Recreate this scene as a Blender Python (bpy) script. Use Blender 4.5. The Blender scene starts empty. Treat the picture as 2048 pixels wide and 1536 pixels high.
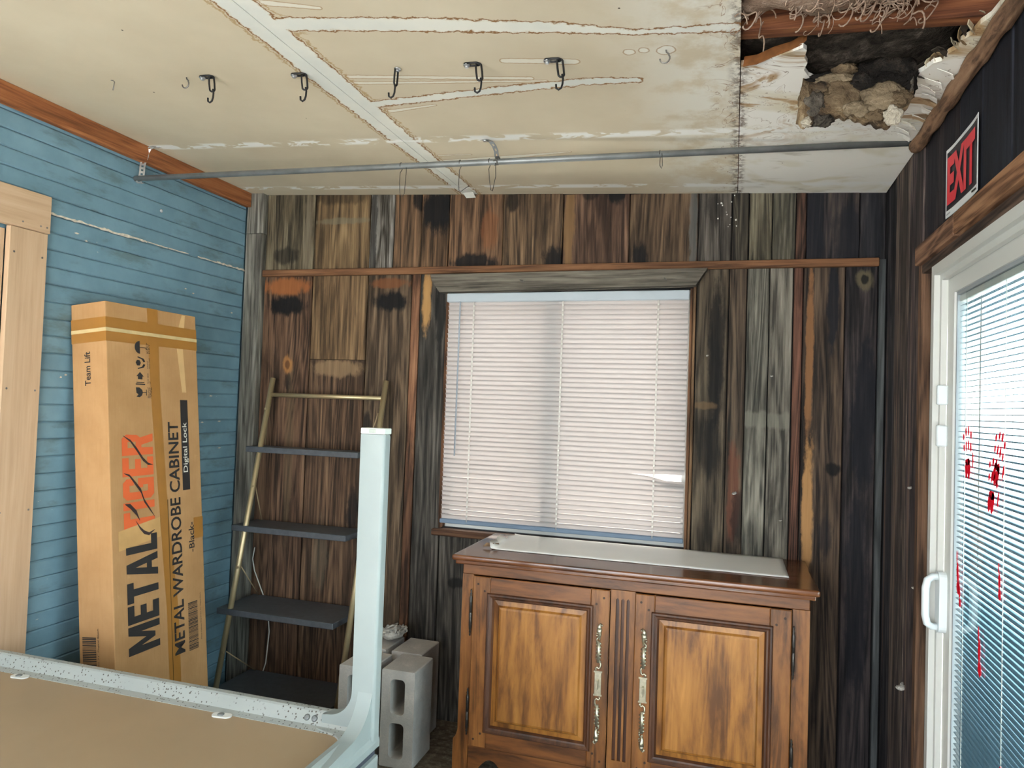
import bpy, bmesh, math, random
from mathutils import Vector, Matrix, noise as mnoise

random.seed(7)
SC = bpy.context.scene
COL = SC.collection

# ------------------------------------------------------------------ camera
cam_data = bpy.data.cameras.new('camera')
cam_data.sensor_width = 36.0
cam_data.lens = 1429.45 / 2048 * 36.0
cam_data.clip_start = 0.05
cam = bpy.data.objects.new('camera', cam_data)
COL.objects.link(cam)
def _cam_axes(yaw, pit, rol):
    f = Vector((-math.sin(yaw) * math.cos(pit), math.cos(yaw) * math.cos(pit), math.sin(pit)))
    r = Vector((math.cos(yaw), math.sin(yaw), 0)); u = r.cross(f)
    return (r * math.cos(rol) + u * math.sin(rol), -r * math.sin(rol) + u * math.cos(rol), f)
_r, _u, _f = _cam_axes(*[math.radians(a) for a in (17.2244, 1.7516, 1.9613)])
cam.matrix_world = Matrix(((_r.x, _u.x, -_f.x, 0), (_r.y, _u.y, -_f.y, 0), (_r.z, _u.z, -_f.z, 1.5), (0, 0, 0, 1)))
SC.camera = cam

# ------------------------------------------------------------------ world, portals, exposure
W = bpy.data.worlds.new('sky'); SC.world = W; W.use_nodes = True
_bg = W.node_tree.nodes['Background']
_bg.inputs[0].default_value = (0.90, 0.955, 1.0, 1)
_bg.inputs[1].default_value = 7.6
SC.view_settings.view_transform = 'Standard'
SC.view_settings.look = 'None'
SC.view_settings.exposure = 0.22
SC.view_settings.gamma = 1.0
SC.view_settings.use_curve_mapping = False
_sun = bpy.data.lights.new('sun', 'SUN'); _sun.energy = 38.0; _sun.color = (1.0, 0.97, 0.93); _sun.angle = math.radians(0.6)
sun = bpy.data.objects.new('sun', _sun); COL.objects.link(sun)
sun.rotation_euler = Vector((-0.45, 0.16, -0.88)).to_track_quat('-Z', 'Y').to_euler()
def portal(name, loc, rot, sx, sy):
    l = bpy.data.lights.new(name, 'AREA'); l.shape = 'RECTANGLE'; l.size = sx; l.size_y = sy
    l.cycles.is_portal = True
    o = bpy.data.objects.new(name, l); o.location = loc; o.rotation_euler = rot; COL.objects.link(o)
portal('sky_portal_door', (0.74, 1.5, 1.0), (0, math.radians(90), 0), 2.0, 1.9)
portal('sky_portal_opening', (-0.95, -1.48, 1.1), (math.radians(-90), 0, math.radians(180)), 2.7, 2.2)

# ------------------------------------------------------------------ node helpers
class NT:
    def __init__(s, name, rough=0.7, spec=0.3):
        s.m = bpy.data.materials.new(name); s.m.use_nodes = True
        s.t = s.m.node_tree; s.n = s.t.nodes
        s.b = s.n['Principled BSDF']; s.out = s.n['Material Output']
        s.b.inputs['Roughness'].default_value = rough
        s.b.inputs['Specular IOR Level'].default_value = spec
    def put(s, sock, v):
        if isinstance(v, bpy.types.NodeSocket): s.t.links.new(v, sock)
        elif isinstance(v, (tuple, list)):
            if sock.type == 'RGBA' and len(v) == 3: v = (*v, 1)
            sock.default_value = v
        else: sock.default_value = v
    def node(s, typ, **kw):
        n = s.n.new(typ)
        for k, v in kw.items(): setattr(n, k, v)
        return n
    def math(s, op, a, b=None, c=None, clamp=False):
        n = s.node('ShaderNodeMath', operation=op, use_clamp=clamp)
        s.put(n.inputs[0], a)
        if b is not None: s.put(n.inputs[1], b)
        if c is not None: s.put(n.inputs[2], c)
        return n.outputs[0]
    def vmath(s, op, a, b=None, c=None):
        n = s.node('ShaderNodeVectorMath', operation=op)
        s.put(n.inputs[0], a)
        if b is not None: s.put(n.inputs[1], b)
        if c is not None: s.put(n.inputs[2], c)
        return n.outputs['Value'] if op in ('DOT_PRODUCT', 'DISTANCE', 'LENGTH') else n.outputs[0]
    def obj(s): return s.node('ShaderNodeTexCoord').outputs['Object']
    def rnd(s): return s.node('ShaderNodeObjectInfo').outputs['Random']
    def sep(s, v):
        n = s.node('ShaderNodeSeparateXYZ'); s.put(n.inputs[0], v); return n.outputs
    def comb(s, x, y, z):
        n = s.node('ShaderNodeCombineXYZ'); [s.put(n.inputs[i], q) for i, q in enumerate((x, y, z))]; return n.outputs[0]
    def noise(s, v, scale=5, detail=4, rough=0.55, dist=0.0):
        n = s.node('ShaderNodeTexNoise'); s.put(n.inputs['Vector'], v)
        n.inputs['Scale'].default_value = scale; n.inputs['Detail'].default_value = detail
        n.inputs['Roughness'].default_value = rough; n.inputs['Distortion'].default_value = dist
        return n.outputs['Fac']
    def voro(s, v, scale=5):
        n = s.node('ShaderNodeTexVoronoi'); s.put(n.inputs['Vector'], v); n.inputs['Scale'].default_value = scale
        return n.outputs['Distance']
    def ramp(s, f, stops):
        n = s.node('ShaderNodeValToRGB'); s.put(n.inputs[0], f); e = n.color_ramp.elements
        while len(e) < len(stops): e.new(0.5)
        for i, (p, c) in enumerate(stops):
            e[i].position = p; e[i].color = (*c, 1) if len(c) == 3 else c
        return n.outputs[0]
    def mr(s, v, a, b, c=0.0, d=1.0, smooth=True):
        n = s.node('ShaderNodeMapRange', interpolation_type='SMOOTHSTEP' if smooth else 'LINEAR')
        s.put(n.inputs[0], v); s.put(n.inputs[1], a); s.put(n.inputs[2], b); s.put(n.inputs[3], c); s.put(n.inputs[4], d)
        return n.outputs[0]
    def mix(s, f, a, b, mode='MIX'):
        n = s.node('ShaderNodeMix', data_type='RGBA', blend_type=mode)
        s.put(n.inputs[0], f); s.put(n.inputs[6], a); s.put(n.inputs[7], b); return n.outputs[2]
    def bump(s, h, strength=0.3, dist=0.005):
        n = s.node('ShaderNodeBump'); s.put(n.inputs['Height'], h)
        n.inputs['Strength'].default_value = strength; n.inputs['Distance'].default_value = dist
        s.t.links.new(n.outputs[0], s.b.inputs['Normal'])
    def color(s, c): s.put(s.b.inputs['Base Color'], c); return s.m

def srgb(r, g, b):
    f = lambda c: (c / 255 / 12.92) if c / 255 <= 0.04045 else ((c / 255 + 0.055) / 1.055) ** 2.4
    return (f(r), f(g), f(b))
def mul(c, k): return tuple(min(1, x * k) for x in c)

def plain(name, col, rough=0.6, metal=0.0, spec=0.4, var=0.15, scale=8, bump=0.0, bscale=60):
    s = NT(name, rough, spec); s.b.inputs['Metallic'].default_value = metal
    o = s.obj(); n = s.noise(o, scale, 5)
    s.color(s.ramp(n, [(0.25, mul(col, 1 - var)), (0.75, mul(col, 1 + var))]))
    if bump: s.bump(s.noise(o, bscale, 4), bump, 0.003)
    return s.m

def wood(name, base, dark, light, blobs=(), rough=0.8, cross=34, long=1.6, blotch=0.55, axis=2, bump=0.5, spec=0.25, rings=0.45, grain=0.30):
    """grain along the given local axis; blobs = (cross, along, r_cross, r_along, colour, strength)"""
    s = NT(name, rough, spec); o = s.obj(); r = s.rnd()
    q = s.vmath('ADD', o, s.comb(s.math('MULTIPLY', r, 37.0), s.math('MULTIPLY', r, 11.0), s.math('MULTIPLY', r, 53.0)))
    sc = [cross, cross, cross]; sc[axis] = long
    fib = s.noise(s.vmath('MULTIPLY', q, tuple(sc)), 1.6, 7, 0.62, 0.3)
    sc2 = [7.0] * 3; sc2[axis] = 0.55
    big = s.noise(s.vmath('MULTIPLY', q, tuple(sc2)), 1.0, 2, 0.5, 0.6)
    ring = s.math('SINE', s.math('MULTIPLY', big, 75.0))
    g = s.math('MULTIPLY_ADD', ring, 0.5 * rings * 0.35, fib)
    sf = [cross * 7.0] * 3; sf[axis] = long * 2.2
    fine = s.noise(s.vmath('MULTIPLY', q, tuple(sf)), 1.0, 4, 0.7)
    g = s.math('MULTIPLY_ADD', s.math('SUBTRACT', fine, 0.5), grain, g)
    c = s.ramp(g, [(0.22, mul(dark, .8)), (0.34, dark), (0.52, base), (0.78, light)])
    sc3 = [9.0] * 3; sc3[axis] = 1.7
    bl = s.noise(s.vmath('MULTIPLY', q, tuple(sc3)), 1.0, 5, 0.6, 0.4)
    if blotch: c = s.mix(s.mr(bl, 0.50, 0.66, 0, blotch), c, mul(dark, 0.55))
    if blobs:
        xyz = s.sep(o); wob = s.noise(s.vmath('MULTIPLY', o, (26.0, 26.0, 9.0)), 1.0, 5, 0.65)
        for (cx, cz, rx, rz, col, st) in blobs:
            dx = s.math('DIVIDE', s.math('SUBTRACT', xyz[0], cx), rx); dz = s.math('DIVIDE', s.math('SUBTRACT', xyz[2], cz), rz)
            d = s.math('SQRT', s.math('ADD', s.math('MULTIPLY', dx, dx), s.math('MULTIPLY', dz, dz)))
            d = s.math('ADD', d, s.math('MULTIPLY', s.math('SUBTRACT', wob, 0.5), 1.6))
            c = s.mix(s.mr(d, 1.08, 0.62, 0, st), c, s.mix(fib, mul(col, 0.75), mul(col, 1.25)))
    s.bump(g, bump, 0.004)
    return s.color(c)

# ------------------------------------------------------------------ mesh helpers
class MB:
    def __init__(s): s.bm = bmesh.new()
    def box(s, x0, x1, y0, y1, z0, z1, bevel=0.0, seg=1, fn=None):
        vs = [s.bm.verts.new((x, y, z)) for x in (x0, x1) for y in (y0, y1) for z in (z0, z1)]
        F = [(0, 1, 3, 2), (4, 6, 7, 5), (0, 4, 5, 1), (2, 3, 7, 6), (0, 2, 6, 4), (1, 5, 7, 3)]
        fs = [s.bm.faces.new([vs[i] for i in f]) for f in F]
        if fn:
            for v in vs: v.co = fn(v.co)
        if bevel:
            es = list({e for f in fs for e in f.edges})
            bmesh.ops.bevel(s.bm, geom=es, offset=bevel, segments=seg, affect='EDGES', profile=0.6)
        return s
    def tube(s, path, r, seg=8, closed=False, caps=True, smooth=True):
        P = [Vector(p) for p in path]; n = len(P)
        R = r if isinstance(r, (list, tuple)) else [r] * n
        T = []
        for i in range(n):
            a = P[i - 1] if (i > 0 or closed) else P[i]
            b = P[(i + 1) % n] if (i < n - 1 or closed) else P[i]
            T.append((b - a).normalized())
        up = Vector((0, 0, 1)) if abs(T[0].z) < 0.9 else Vector((1, 0, 0))
        N = (up - T[0] * up.dot(T[0])).normalized(); rings = []
        for i in range(n):
            N = (N - T[i] * N.dot(T[i])).normalized(); Bv = T[i].cross(N)
            rings.append([s.bm.verts.new(P[i] + (N * math.cos(2 * math.pi * k / seg) + Bv * math.sin(2 * math.pi * k / seg)) * R[i]) for k in range(seg)])
        fs = []
        for i in range(n if closed else n - 1):
            A = rings[i]; Bq = rings[(i + 1) % n]
            for k in range(seg):
                fs.append(s.bm.faces.new((A[k], A[(k + 1) % seg], Bq[(k + 1) % seg], Bq[k])))
        if not closed and caps:
            s.bm.faces.new(rings[0][::-1]); s.bm.faces.new(rings[-1])
        if smooth:
            for f in fs: f.smooth = True
        return s
    def prism(s, outer, depth, frame, holes=(), bevel=0.0):
        """outline (u,v) with holes, extruded by depth; frame = (origin, U, V, N)"""
        O, U, V, N = [Vector(q) for q in frame]
        es = []
        for loop in (outer, *holes):
            vs = [s.bm.verts.new(O + U * a + V * b) for a, b in loop]
            es += [s.bm.edges.new((vs[i], vs[(i + 1) % len(vs)])) for i in range(len(vs))]
        r = bmesh.ops.triangle_fill(s.bm, edges=es, use_beauty=True, use_dissolve=False)
        fs = [g for g in r['geom'] if isinstance(g, bmesh.types.BMFace)]
        ex = bmesh.ops.extrude_face_region(s.bm, geom=fs)
        bmesh.ops.translate(s.bm, verts=[g for g in ex['geom'] if isinstance(g, bmesh.types.BMVert)], vec=N * depth)
        return s
    def poly(s, pts):
        s.bm.faces.new([s.bm.verts.new(p) for p in pts]); return s
    def lathe(s, prof, origin, axis=(0, 0, 1), seg=12):
        """prof = (radius, height) list"""
        A = Vector(axis).normalized(); X = A.orthogonal().normalized(); Y = A.cross(X); O = Vector(origin)
        rings = [[s.bm.verts.new(O + A * h + (X * math.cos(2 * math.pi * k / seg) + Y * math.sin(2 * math.pi * k / seg)) * max(r, 1e-5)) for k in range(seg)] for r, h in prof]
        for a, b in zip(rings, rings[1:]):
            for k in range(seg):
                f = s.bm.faces.new((a[k], a[(k + 1) % seg], b[(k + 1) % seg], b[k])); f.smooth = True
        s.bm.faces.new(rings[0][::-1]); s.bm.faces.new(rings[-1])
        return s
    def ribbon(s, path, width_vec, thick):
        """solid strip following path"""
        P = [Vector(p) for p in path]; w = Vector(width_vec) / 2
        L = []
        for i, p in enumerate(P):
            t = (P[min(i + 1, len(P) - 1)] - P[max(i - 1, 0)]).normalized(); n = t.cross(w).normalized() * thick / 2
            L.append([s.bm.verts.new(q) for q in (p - w - n, p + w - n, p + w + n, p - w + n)])
        for a, b in zip(L, L[1:]):
            for k in range(4): s.bm.faces.new((a[k], a[(k + 1) % 4], b[(k + 1) % 4], b[k]))
        s.bm.faces.new(L[0][::-1]); s.bm.faces.new(L[-1]); return s
    def displace(s, amp, scale, cuts=0):
        for v in s.bm.verts:
            v.co += Vector(mnoise.noise_vector(v.co * scale)) * amp
        return s
    def mesh(s, name):
        bmesh.ops.recalc_face_normals(s.bm, faces=s.bm.faces[:])
        me = bpy.data.meshes.new(name); s.bm.to_mesh(me); s.bm.free(); return me
    def build(s, name, mat, parent=None, loc=(0, 0, 0), rot=(0, 0, 0), label=None, smooth=None):
        me = s.mesh(name)
        if smooth: me.shade_smooth(); me.set_sharp_from_angle(angle=smooth)
        return put(name, me, mat, parent, loc, rot, label)

def put(name, me, mat, parent=None, loc=(0, 0, 0), rot=(0, 0, 0), label=None):
    if mat and not me.materials: me.materials.append(mat)
    o = bpy.data.objects.new(name, me); COL.objects.link(o)
    o.parent = parent; o.location = loc; o.rotation_euler = rot
    if label: o['label'] = label
    return o
def tag(o, label, cat=None, group=None, kind=None):
    o['label'] = label
    if cat: o['category'] = cat
    if group: o['group'] = group
    if kind: o['kind'] = kind
    return o
def struct(o, label, cat):
    return tag(o, label, cat, kind='structure')
def thing(name, label, cat, loc=(0, 0, 0), rot=(0, 0, 0), group=None):
    o = bpy.data.objects.new(name, None); o.empty_display_size = 0.05; COL.objects.link(o)
    o.location = loc; o.rotation_euler = rot
    return tag(o, label, cat, group)

def text_mesh(body, size, offset=0.0, sx=1.0, spacing=1.0):
    cu = bpy.data.curves.new('text', 'FONT'); cu.body = body; cu.size = size; cu.offset = offset; cu.space_character = spacing
    cu.resolution_u = 3
    o = bpy.data.objects.new('text', cu); COL.objects.link(o)
    bpy.context.view_layer.update()
    me = bpy.data.meshes.new_from_object(o.evaluated_get(bpy.context.evaluated_depsgraph_get()))
    bpy.data.objects.remove(o); bpy.data.curves.remove(cu)
    for v in me.vertices: v.co.x *= sx
    return me
def fit_text(body, box, frame, offset=0.0, spacing=1.0):
    """text scaled to fill the rectangle (u0,u1,v0,v1) of a plane frame (origin,U,V)"""
    me = text_mesh(body, 1.0, offset, 1.0, spacing)
    xs = [v.co.x for v in me.vertices]; ys = [v.co.y for v in me.vertices]
    u0, u1, v0, v1 = box; O, U, V = [Vector(q) for q in frame]
    for v in me.vertices:
        a = u0 + (v.co.x - min(xs)) / (max(xs) - min(xs)) * (u1 - u0)
        b = v0 + (v.co.y - min(ys)) / (max(ys) - min(ys)) * (v1 - v0)
        v.co = O + U * a + V * b
    return me

def arc(cx, cy, r, a0, a1, n=8):
    return [(cx + r * math.cos(math.radians(a0 + (a1 - a0) * i / n)), cy + r * math.sin(math.radians(a0 + (a1 - a0) * i / n))) for i in range(n + 1)]
def rrect(u0, u1, v0, v1, r, n=4):
    return arc(u1 - r, v0 + r, r, -90, 0, n) + arc(u1 - r, v1 - r, r, 0, 90, n) + arc(u0 + r, v1 - r, r, 90, 180, n) + arc(u0 + r, v0 + r, r, 180, 270, n)

# ------------------------------------------------------------------ dimensions
XL, XR, YB, YF = -2.49, 0.58, 3.2, -1.4
def zc(x): return 2.578 - (x + 2.49) * 0.0515      # underside of the sloping ceiling
SL = -0.0515

# ------------------------------------------------------------------ text meshes (made first, while the scene is light)
FU, FV = (0, 0, 1), (0, -1, 0)      # print on the broad face of the carton runs upwards
WF = ((0.0012, 0, 0), FU, FV)
NF = ((0, -0.0012, 0), FU, (-1, 0, 0))
T = {}
GL = {
 'M': (.85, [(0, 0), (0, 1), (.24, 1), (.425, .45), (.61, 1), (.85, 1), (.85, 0), (.64, 0), (.64, .6), (.5, .15), (.35, .15), (.21, .6), (.21, 0)], []),
 'E': (.55, [(0, 0), (.55, 0), (.55, .2), (.22, .2), (.22, .41), (.5, .41), (.5, .6), (.22, .6), (.22, .8), (.55, .8), (.55, 1), (0, 1)], []),
 'T': (.62, [(.2, 0), (.42, 0), (.42, .8), (.62, .8), (.62, 1), (0, 1), (0, .8), (.2, .8)], []),
 'A': (.72, [(0, 0), (.22, 0), (.26, .2), (.46, .2), (.5, 0), (.72, 0), (.49, 1), (.23, 1)], [[(.29, .36), (.43, .36), (.36, .72)]]),
 'L': (.52, [(0, 0), (.52, 0), (.52, .2), (.22, .2), (.22, 1), (0, 1)], []),
 'I': (.22, [(0, 0), (.22, 0), (.22, 1), (0, 1)], []),
 'G': (.62, [(.12, 0), (.62, 0), (.62, .52), (.34, .52), (.34, .36), (.42, .36), (.42, .2), (.24, .2), (.22, .24), (.22, .76), (.24, .8), (.42, .8), (.42, .66), (.62, .66), (.62, .88), (.5, 1), (.12, 1), (0, .88), (0, .12)], []),
 'R': (.63, [(0, 0), (.22, 0), (.22, .38), (.3, .38), (.4, 0), (.63, 0), (.52, .42), (.6, .52), (.62, .86), (.5, 1), (0, 1)], [[(.22, .56), (.4, .56), (.4, .82), (.22, .82)]]),
}
def block_word(word, box, gap=.07):
    """heavy condensed capitals filling the rectangle (u0,u1,v0,v1) of the broad carton face"""
    u0, u1, v0, v1 = box; tot = sum(GL[c][0] for c in word) + gap * (len(word) - 1); k = (u1 - u0) / tot; b = MB(); x = 0
    for c in word:
        w, outer, holes = GL[c]; f = lambda P: [(u0 + (x + a) * k, v0 + q * (v1 - v0)) for a, q in P]
        b.prism(f(outer), .0002, ((.001, 0, 0), FU, FV, (1, 0, 0)), [f(h) for h in holes]); x += w + gap
    return b.mesh('lettering')
T['metal'] = block_word('METAL', (0.475, 0.925, -0.220, -0.064))
T['tiger'] = block_word('TIGER', (0.938, 1.327, -0.213, -0.058))
T['ward'] = fit_text('METAL WARDROBE CABINET', (0.405, 1.373, -0.357, -0.298), WF, 0.018)
T['lock'] = fit_text('Digital Lock', (1.155, 1.37, -0.413, -0.380), ((0.0018, 0, 0), FU, FV), 0.008)
T['black'] = fit_text('-Black-', (0.81, 0.938, -0.430, -0.398), WF, 0.010)
T['team'] = fit_text('Team Lift', (1.522, 1.654, 0.079, 0.108), NF, 0.014)
T['cap'] = [fit_text(b, (z - 0.022, z + 0.022, -0.213 - (0.005 if len(b.split('\n')) < 2 else 0), -0.196), WF, 0.0) for b, z in
            (('KEEP\nDRY', 1.677), ('HANDLE\nWITH CARE', 1.614), ('THIS SIDE\nUP', 1.551), ('FRAGILE', 1.494))]
T['code1'] = fit_text('Metal Cabinet Wardrobe 71" Digital Black', (0.43, 0.63, -0.458, -0.450), WF)
T['code2'] = fit_text('Wardrobe 71" Digital Black', (0.40, 0.60, 0.072, 0.080), NF)
SF = ((-0.0042, 0, 0), (0, -1, 0), (0, 0, 1))
T['exit'] = fit_text('EXIT', (-0.122, 0.122, -0.066, 0.070), SF, 0.045)

# ------------------------------------------------------------------ shared materials
M = {}
M['black_ink'] = plain('black ink', srgb(48, 46, 46), 0.7)
M['orange_ink'] = plain('orange ink', srgb(226, 106, 58), 0.7, var=0.06)
M['white_ink'] = plain('white ink', srgb(225, 222, 210), 0.7, var=0.03)
M['galv'] = plain('galvanised metal', (0.24, 0.255, 0.26), 0.5, 0.6, 0.5, 0.25, 14)
M['strap'] = plain('perforated strap metal', (0.55, 0.57, 0.58), 0.4, 0.8, 0.5, 0.25, 25)
M['black_steel'] = plain('blackened steel', (0.03, 0.03, 0.032), 0.45, 0.7, 0.5, 0.2)
M['bolt'] = plain('zinc bolt', (0.6, 0.63, 0.66), 0.3, 0.9)
M['wire'] = plain('dark wire', (0.06, 0.055, 0.05), 0.5, 0.5)
M['nail'] = plain('nail steel', (0.25, 0.24, 0.23), 0.4, 0.8)
M['vinyl'] = plain('white vinyl', (0.58, 0.59, 0.56), 0.42, spec=0.5, var=0.04, scale=3)
M['vinyl_grey'] = plain('grey glazing spacer', (0.30, 0.33, 0.35), 0.5, var=0.05)
M['gold'] = plain('brushed gold tube', (0.52, 0.42, 0.25), 0.4, 0.7, 0.5, 0.12)
M['shelf'] = plain('charcoal shelf board', (0.072, 0.080, 0.092), 0.42, spec=0.45, var=0.2, scale=40)
M['rope'] = plain('tan cord', (0.32, 0.24, 0.14), 0.7)
M['cable'] = plain('white cable', (0.62, 0.61, 0.56), 0.5, var=0.05)
M['dark'] = plain('dark backing', (0.012, 0.011, 0.012), 0.9)
def glass_mat(name, tint, rough=0.02):
    s = NT(name); t = s.t
    tr = s.node('ShaderNodeBsdfTransparent'); tr.inputs[0].default_value = (*tint, 1)
    gl = s.node('ShaderNodeBsdfGlossy'); gl.inputs['Roughness'].default_value = rough
    lw = s.node('ShaderNodeLayerWeight'); lw.inputs[0].default_value = 0.5
    fr = s.math('MULTIPLY_ADD', s.math('POWER', lw.outputs['Facing'], 4.0), 0.6, 0.035)
    mx = s.node('ShaderNodeMixShader')
    t.links.new(fr, mx.inputs[0]); t.links.new(tr.outputs[0], mx.inputs[1]); t.links.new(gl.outputs[0], mx.inputs[2])
    t.links.new(mx.outputs[0], s.out.inputs[0]); return s.m
M['glass'] = glass_mat('window glass', (0.93, 0.97, 0.97))
def slat_mat(name, col, tcol, fac):
    s = NT(name, 0.5); t = s.t
    d = s.node('ShaderNodeBsdfDiffuse'); d.inputs[0].default_value = (*col, 1)
    l = s.node('ShaderNodeBsdfTranslucent'); l.inputs[0].default_value = (*tcol, 1)
    mx = s.node('ShaderNodeMixShader'); mx.inputs[0].default_value = fac
    t.links.new(d.outputs[0], mx.inputs[1]); t.links.new(l.outputs[0], mx.inputs[2]); t.links.new(mx.outputs[0], s.out.inputs[0])
    return s.m
M['slat'] = slat_mat('translucent white slat', (0.56, 0.54, 0.53), (0.26, 0.215, 0.198), 0.42)
M['door_slat'] = slat_mat('aluminium mini slat', (0.085, 0.135, 0.170), (0.1, 0.14, 0.16), 0.05)
M['blind_rail'] = plain('blind rail', (0.40, 0.45, 0.49), 0.5, var=0.04)

# ================================================================== THE SETTING
# ------------------------------------------------------------------ outside
_g = plain('pale concrete', (0.60, 0.59, 0.56), 0.9, var=0.1)
struct(MB().box(-14, 14, -14, 16, -0.30, -0.20).build('ground', _g), 'pale concrete ground outside the shed', 'ground')
_ew = plain('pinkish stucco', (0.62, 0.50, 0.44), 0.9, var=0.06)
struct(MB().box(-4.5, 0.6, 4.5, 4.6, -0.2, 2.6).build('wall_outside', _ew), 'pinkish stucco wall outside behind the window', 'wall')

# ------------------------------------------------------------------ floor
s = NT('dirty old floor boards', 0.9); o = s.obj()
n1 = s.noise(s.vmath('MULTIPLY', o, (3.0, 30.0, 3.0)), 1.5, 7, 0.65); n2 = s.noise(o, 35, 6, 0.7)
s.bump(s.math('ADD', n1, n2), 0.8, 0.01)
s.color(s.mix(s.mr(n2, 0.45, 0.7), s.ramp(n1, [(0.3, srgb(62, 54, 45)), (0.7, srgb(118, 106, 88))]), srgb(140, 130, 114)))
struct(MB().box(XL - 0.1, XR + 0.1, YF, YB + 0.1, -0.05, 0.0).build('floor', s.m), 'dirty brown wooden floor', 'floor')

# ------------------------------------------------------------------ back wall with vertical reclaimed planks
WX0, WX1, WZ0, WZ1 = -1.335, -0.180, 0.905, 2.04
wall_back = MB().prism([(XL - 0.1, -0.05), (XR + 0.12, -0.05), (XR + 0.12, 2.75), (XL - 0.1, 2.75)], 0.07,
    ((0, 3.228, 0), (1, 0, 0), (0, 0, 1), (0, 1, 0)), [[(WX0, WZ0), (WX1, WZ0), (WX1, WZ1), (WX0, WZ1)]]).build('wall_back', M['dark'])
struct(wall_back, 'back wall of dark weathered vertical planks around the window', 'wall')

def plank(parent, x0, x1, z0, z1, mat, y=3.2, dep=0.024, name='plank', label=None, skew=0.0):
    """vertical board; local x across, z along, front face towards -y"""
    w = (x1 - x0) / 2 - 0.0016; dy = random.uniform(-0.004, 0.003)
    b = MB()
    n = 5; h = z1 - z0
    rows = []
    for i in range(n + 1):
        z = h * i / n; jl = random.uniform(-0.0018, 0.001); jr = random.uniform(-0.001, 0.0018)
        if i in (0, n): jl = jr = 0
        rows.append([b.bm.verts.new(v) for v in ((-w - jl, dep, z), (-w - jl + 0.0, 0.003, z), (-w - jl + 0.003, 0, z), (w + jr - 0.003, 0, z), (w + jr, 0.003, z), (w + jr, dep, z))])
    for a, c in zip(rows, rows[1:]):
        for k in range(6): b.bm.faces.new((a[k], a[(k + 1) % 6], c[(k + 1) % 6], c[k]))
    b.bm.faces.new(rows[0][::-1]); b.bm.faces.new(rows[-1])
    return b.build(name, mat, parent, ((x0 + x1) / 2, y + dy, z0), (0, 0, 0), label)

K = srgb
DK = K(22, 20, 19); BLK = (0.006, 0.006, 0.007); NAVY = (0.010, 0.011, 0.016)  # NAVY: underexposed gloom of the right-hand boards, put into the wood colour
def tone(c, k=1.30, d=.30):
    g = sum(c) / 3; return tuple(min(1, (x + (g - x) * d) * k * h) for x, h in zip(c, (1.0, 1.0, .86) if c[0] > 1.5 * c[2] else (1.0, .97, .95)))
def pw(i, base, dark, light, **kw): return wood('weathered plank %s' % i, tone(base), tone(dark, 1.3), tone(light, 1.5), grain=.45, **kw)
ZS = 2.145                                  # upper / lower boards meet behind the batten
top_of = lambda x: zc(x) - 0.002
# upper row: x0, x1, colours, blobs (local z from the joint upwards, about 0.33 m)
UP = [
 (-2.382, -2.090, K(86, 74, 58), K(42, 36, 29), K(118, 106, 88), [(-0.02, 0.10, 0.09, 0.05, DK, .7), (0.11, 0.2, .03, .3, K(110, 100, 85), .5)]),
 (-2.088, -1.770, K(98, 74, 47), K(58, 42, 26), K(126, 98, 64), [(0.0, 0.40, .2, .05, DK, .5), (0.0, 0.27, 0.2, 0.02, K(110, 104, 86), .6)]),
 (-1.769, -1.636, K(96, 92, 84), K(44, 38, 32), K(140, 138, 132), [(-0.045, .2, .022, .4, DK, .8)]),
 (-1.635, -1.489, K(88, 62, 42), K(46, 32, 22), K(122, 86, 58), [(0.07, .36, .05, .08, BLK, .9)]),
 (-1.488, -1.341, K(92, 64, 42), K(46, 32, 22), K(128, 90, 58), [(0.01, .30, .10, .12, BLK, .97)]),
 (-1.340, -1.064, K(94, 64, 43), K(50, 33, 22), K(128, 90, 60), [(0.0, .035, .15, .05, BLK, .93), (0.07, .2, .05, .12, K(120, 74, 44), .5)]),
 (-1.063, -0.772, K(88, 64, 44), K(46, 34, 26), K(120, 92, 66), [(0.11, .04, .07, .07, BLK, .93), (-.1, .32, .04, .06, DK, .8)]),
 (-0.771, -0.465, K(82, 56, 44), K(46, 30, 25), K(112, 80, 62), [(-0.125, .2, .028, .4, K(122, 94, 62), .8), (0.09, .33, .05, .06, BLK, .95), (-.03, .34, .05, .03, BLK, .7)]),
 (-0.464, -0.165, K(84, 62, 46), K(44, 32, 25), K(112, 88, 66), [(-0.10, .04, .04, .08, BLK, .9), (0.13, .2, .02, .4, K(96, 98, 96), .6)]),
 (-0.164, -0.023, K(66, 61, 54), K(34, 31, 28), K(92, 86, 78), [(0.0, .24, .045, .07, DK, .5)]),
 (-0.022, 0.047, K(54, 48, 42), K(28, 25, 23), K(80, 72, 64), []),
 (0.048, 0.142, K(88, 80, 67), K(50, 45, 38), K(118, 110, 94), []),
 (0.143, 0.235, K(76, 72, 62), K(42, 40, 35), K(104, 100, 88), []),
 (0.236, 0.276, K(70, 44, 36), K(36, 24, 20), K(96, 62, 48), []),
 (0.277, 0.480, K(48, 42, 44), K(20, 20, 25), K(74, 62, 58), [(-0.08, .15, .05, .5, NAVY, .85), (0.06, .1, .07, .15, NAVY, .7)]),
 (0.481, 0.578, K(40, 38, 42), K(18, 18, 22), K(58, 56, 58), [(0, .1, .04, .3, NAVY, .6)]),
]
for i, (a, b_, c, d, l, bl) in enumerate(UP):
    plank(wall_back, a, b_, ZS, zc((a + b_) / 2) + .004, pw('u%d' % i, c, d, l, blobs=bl))
TAN = K(170, 124, 78)
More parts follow.
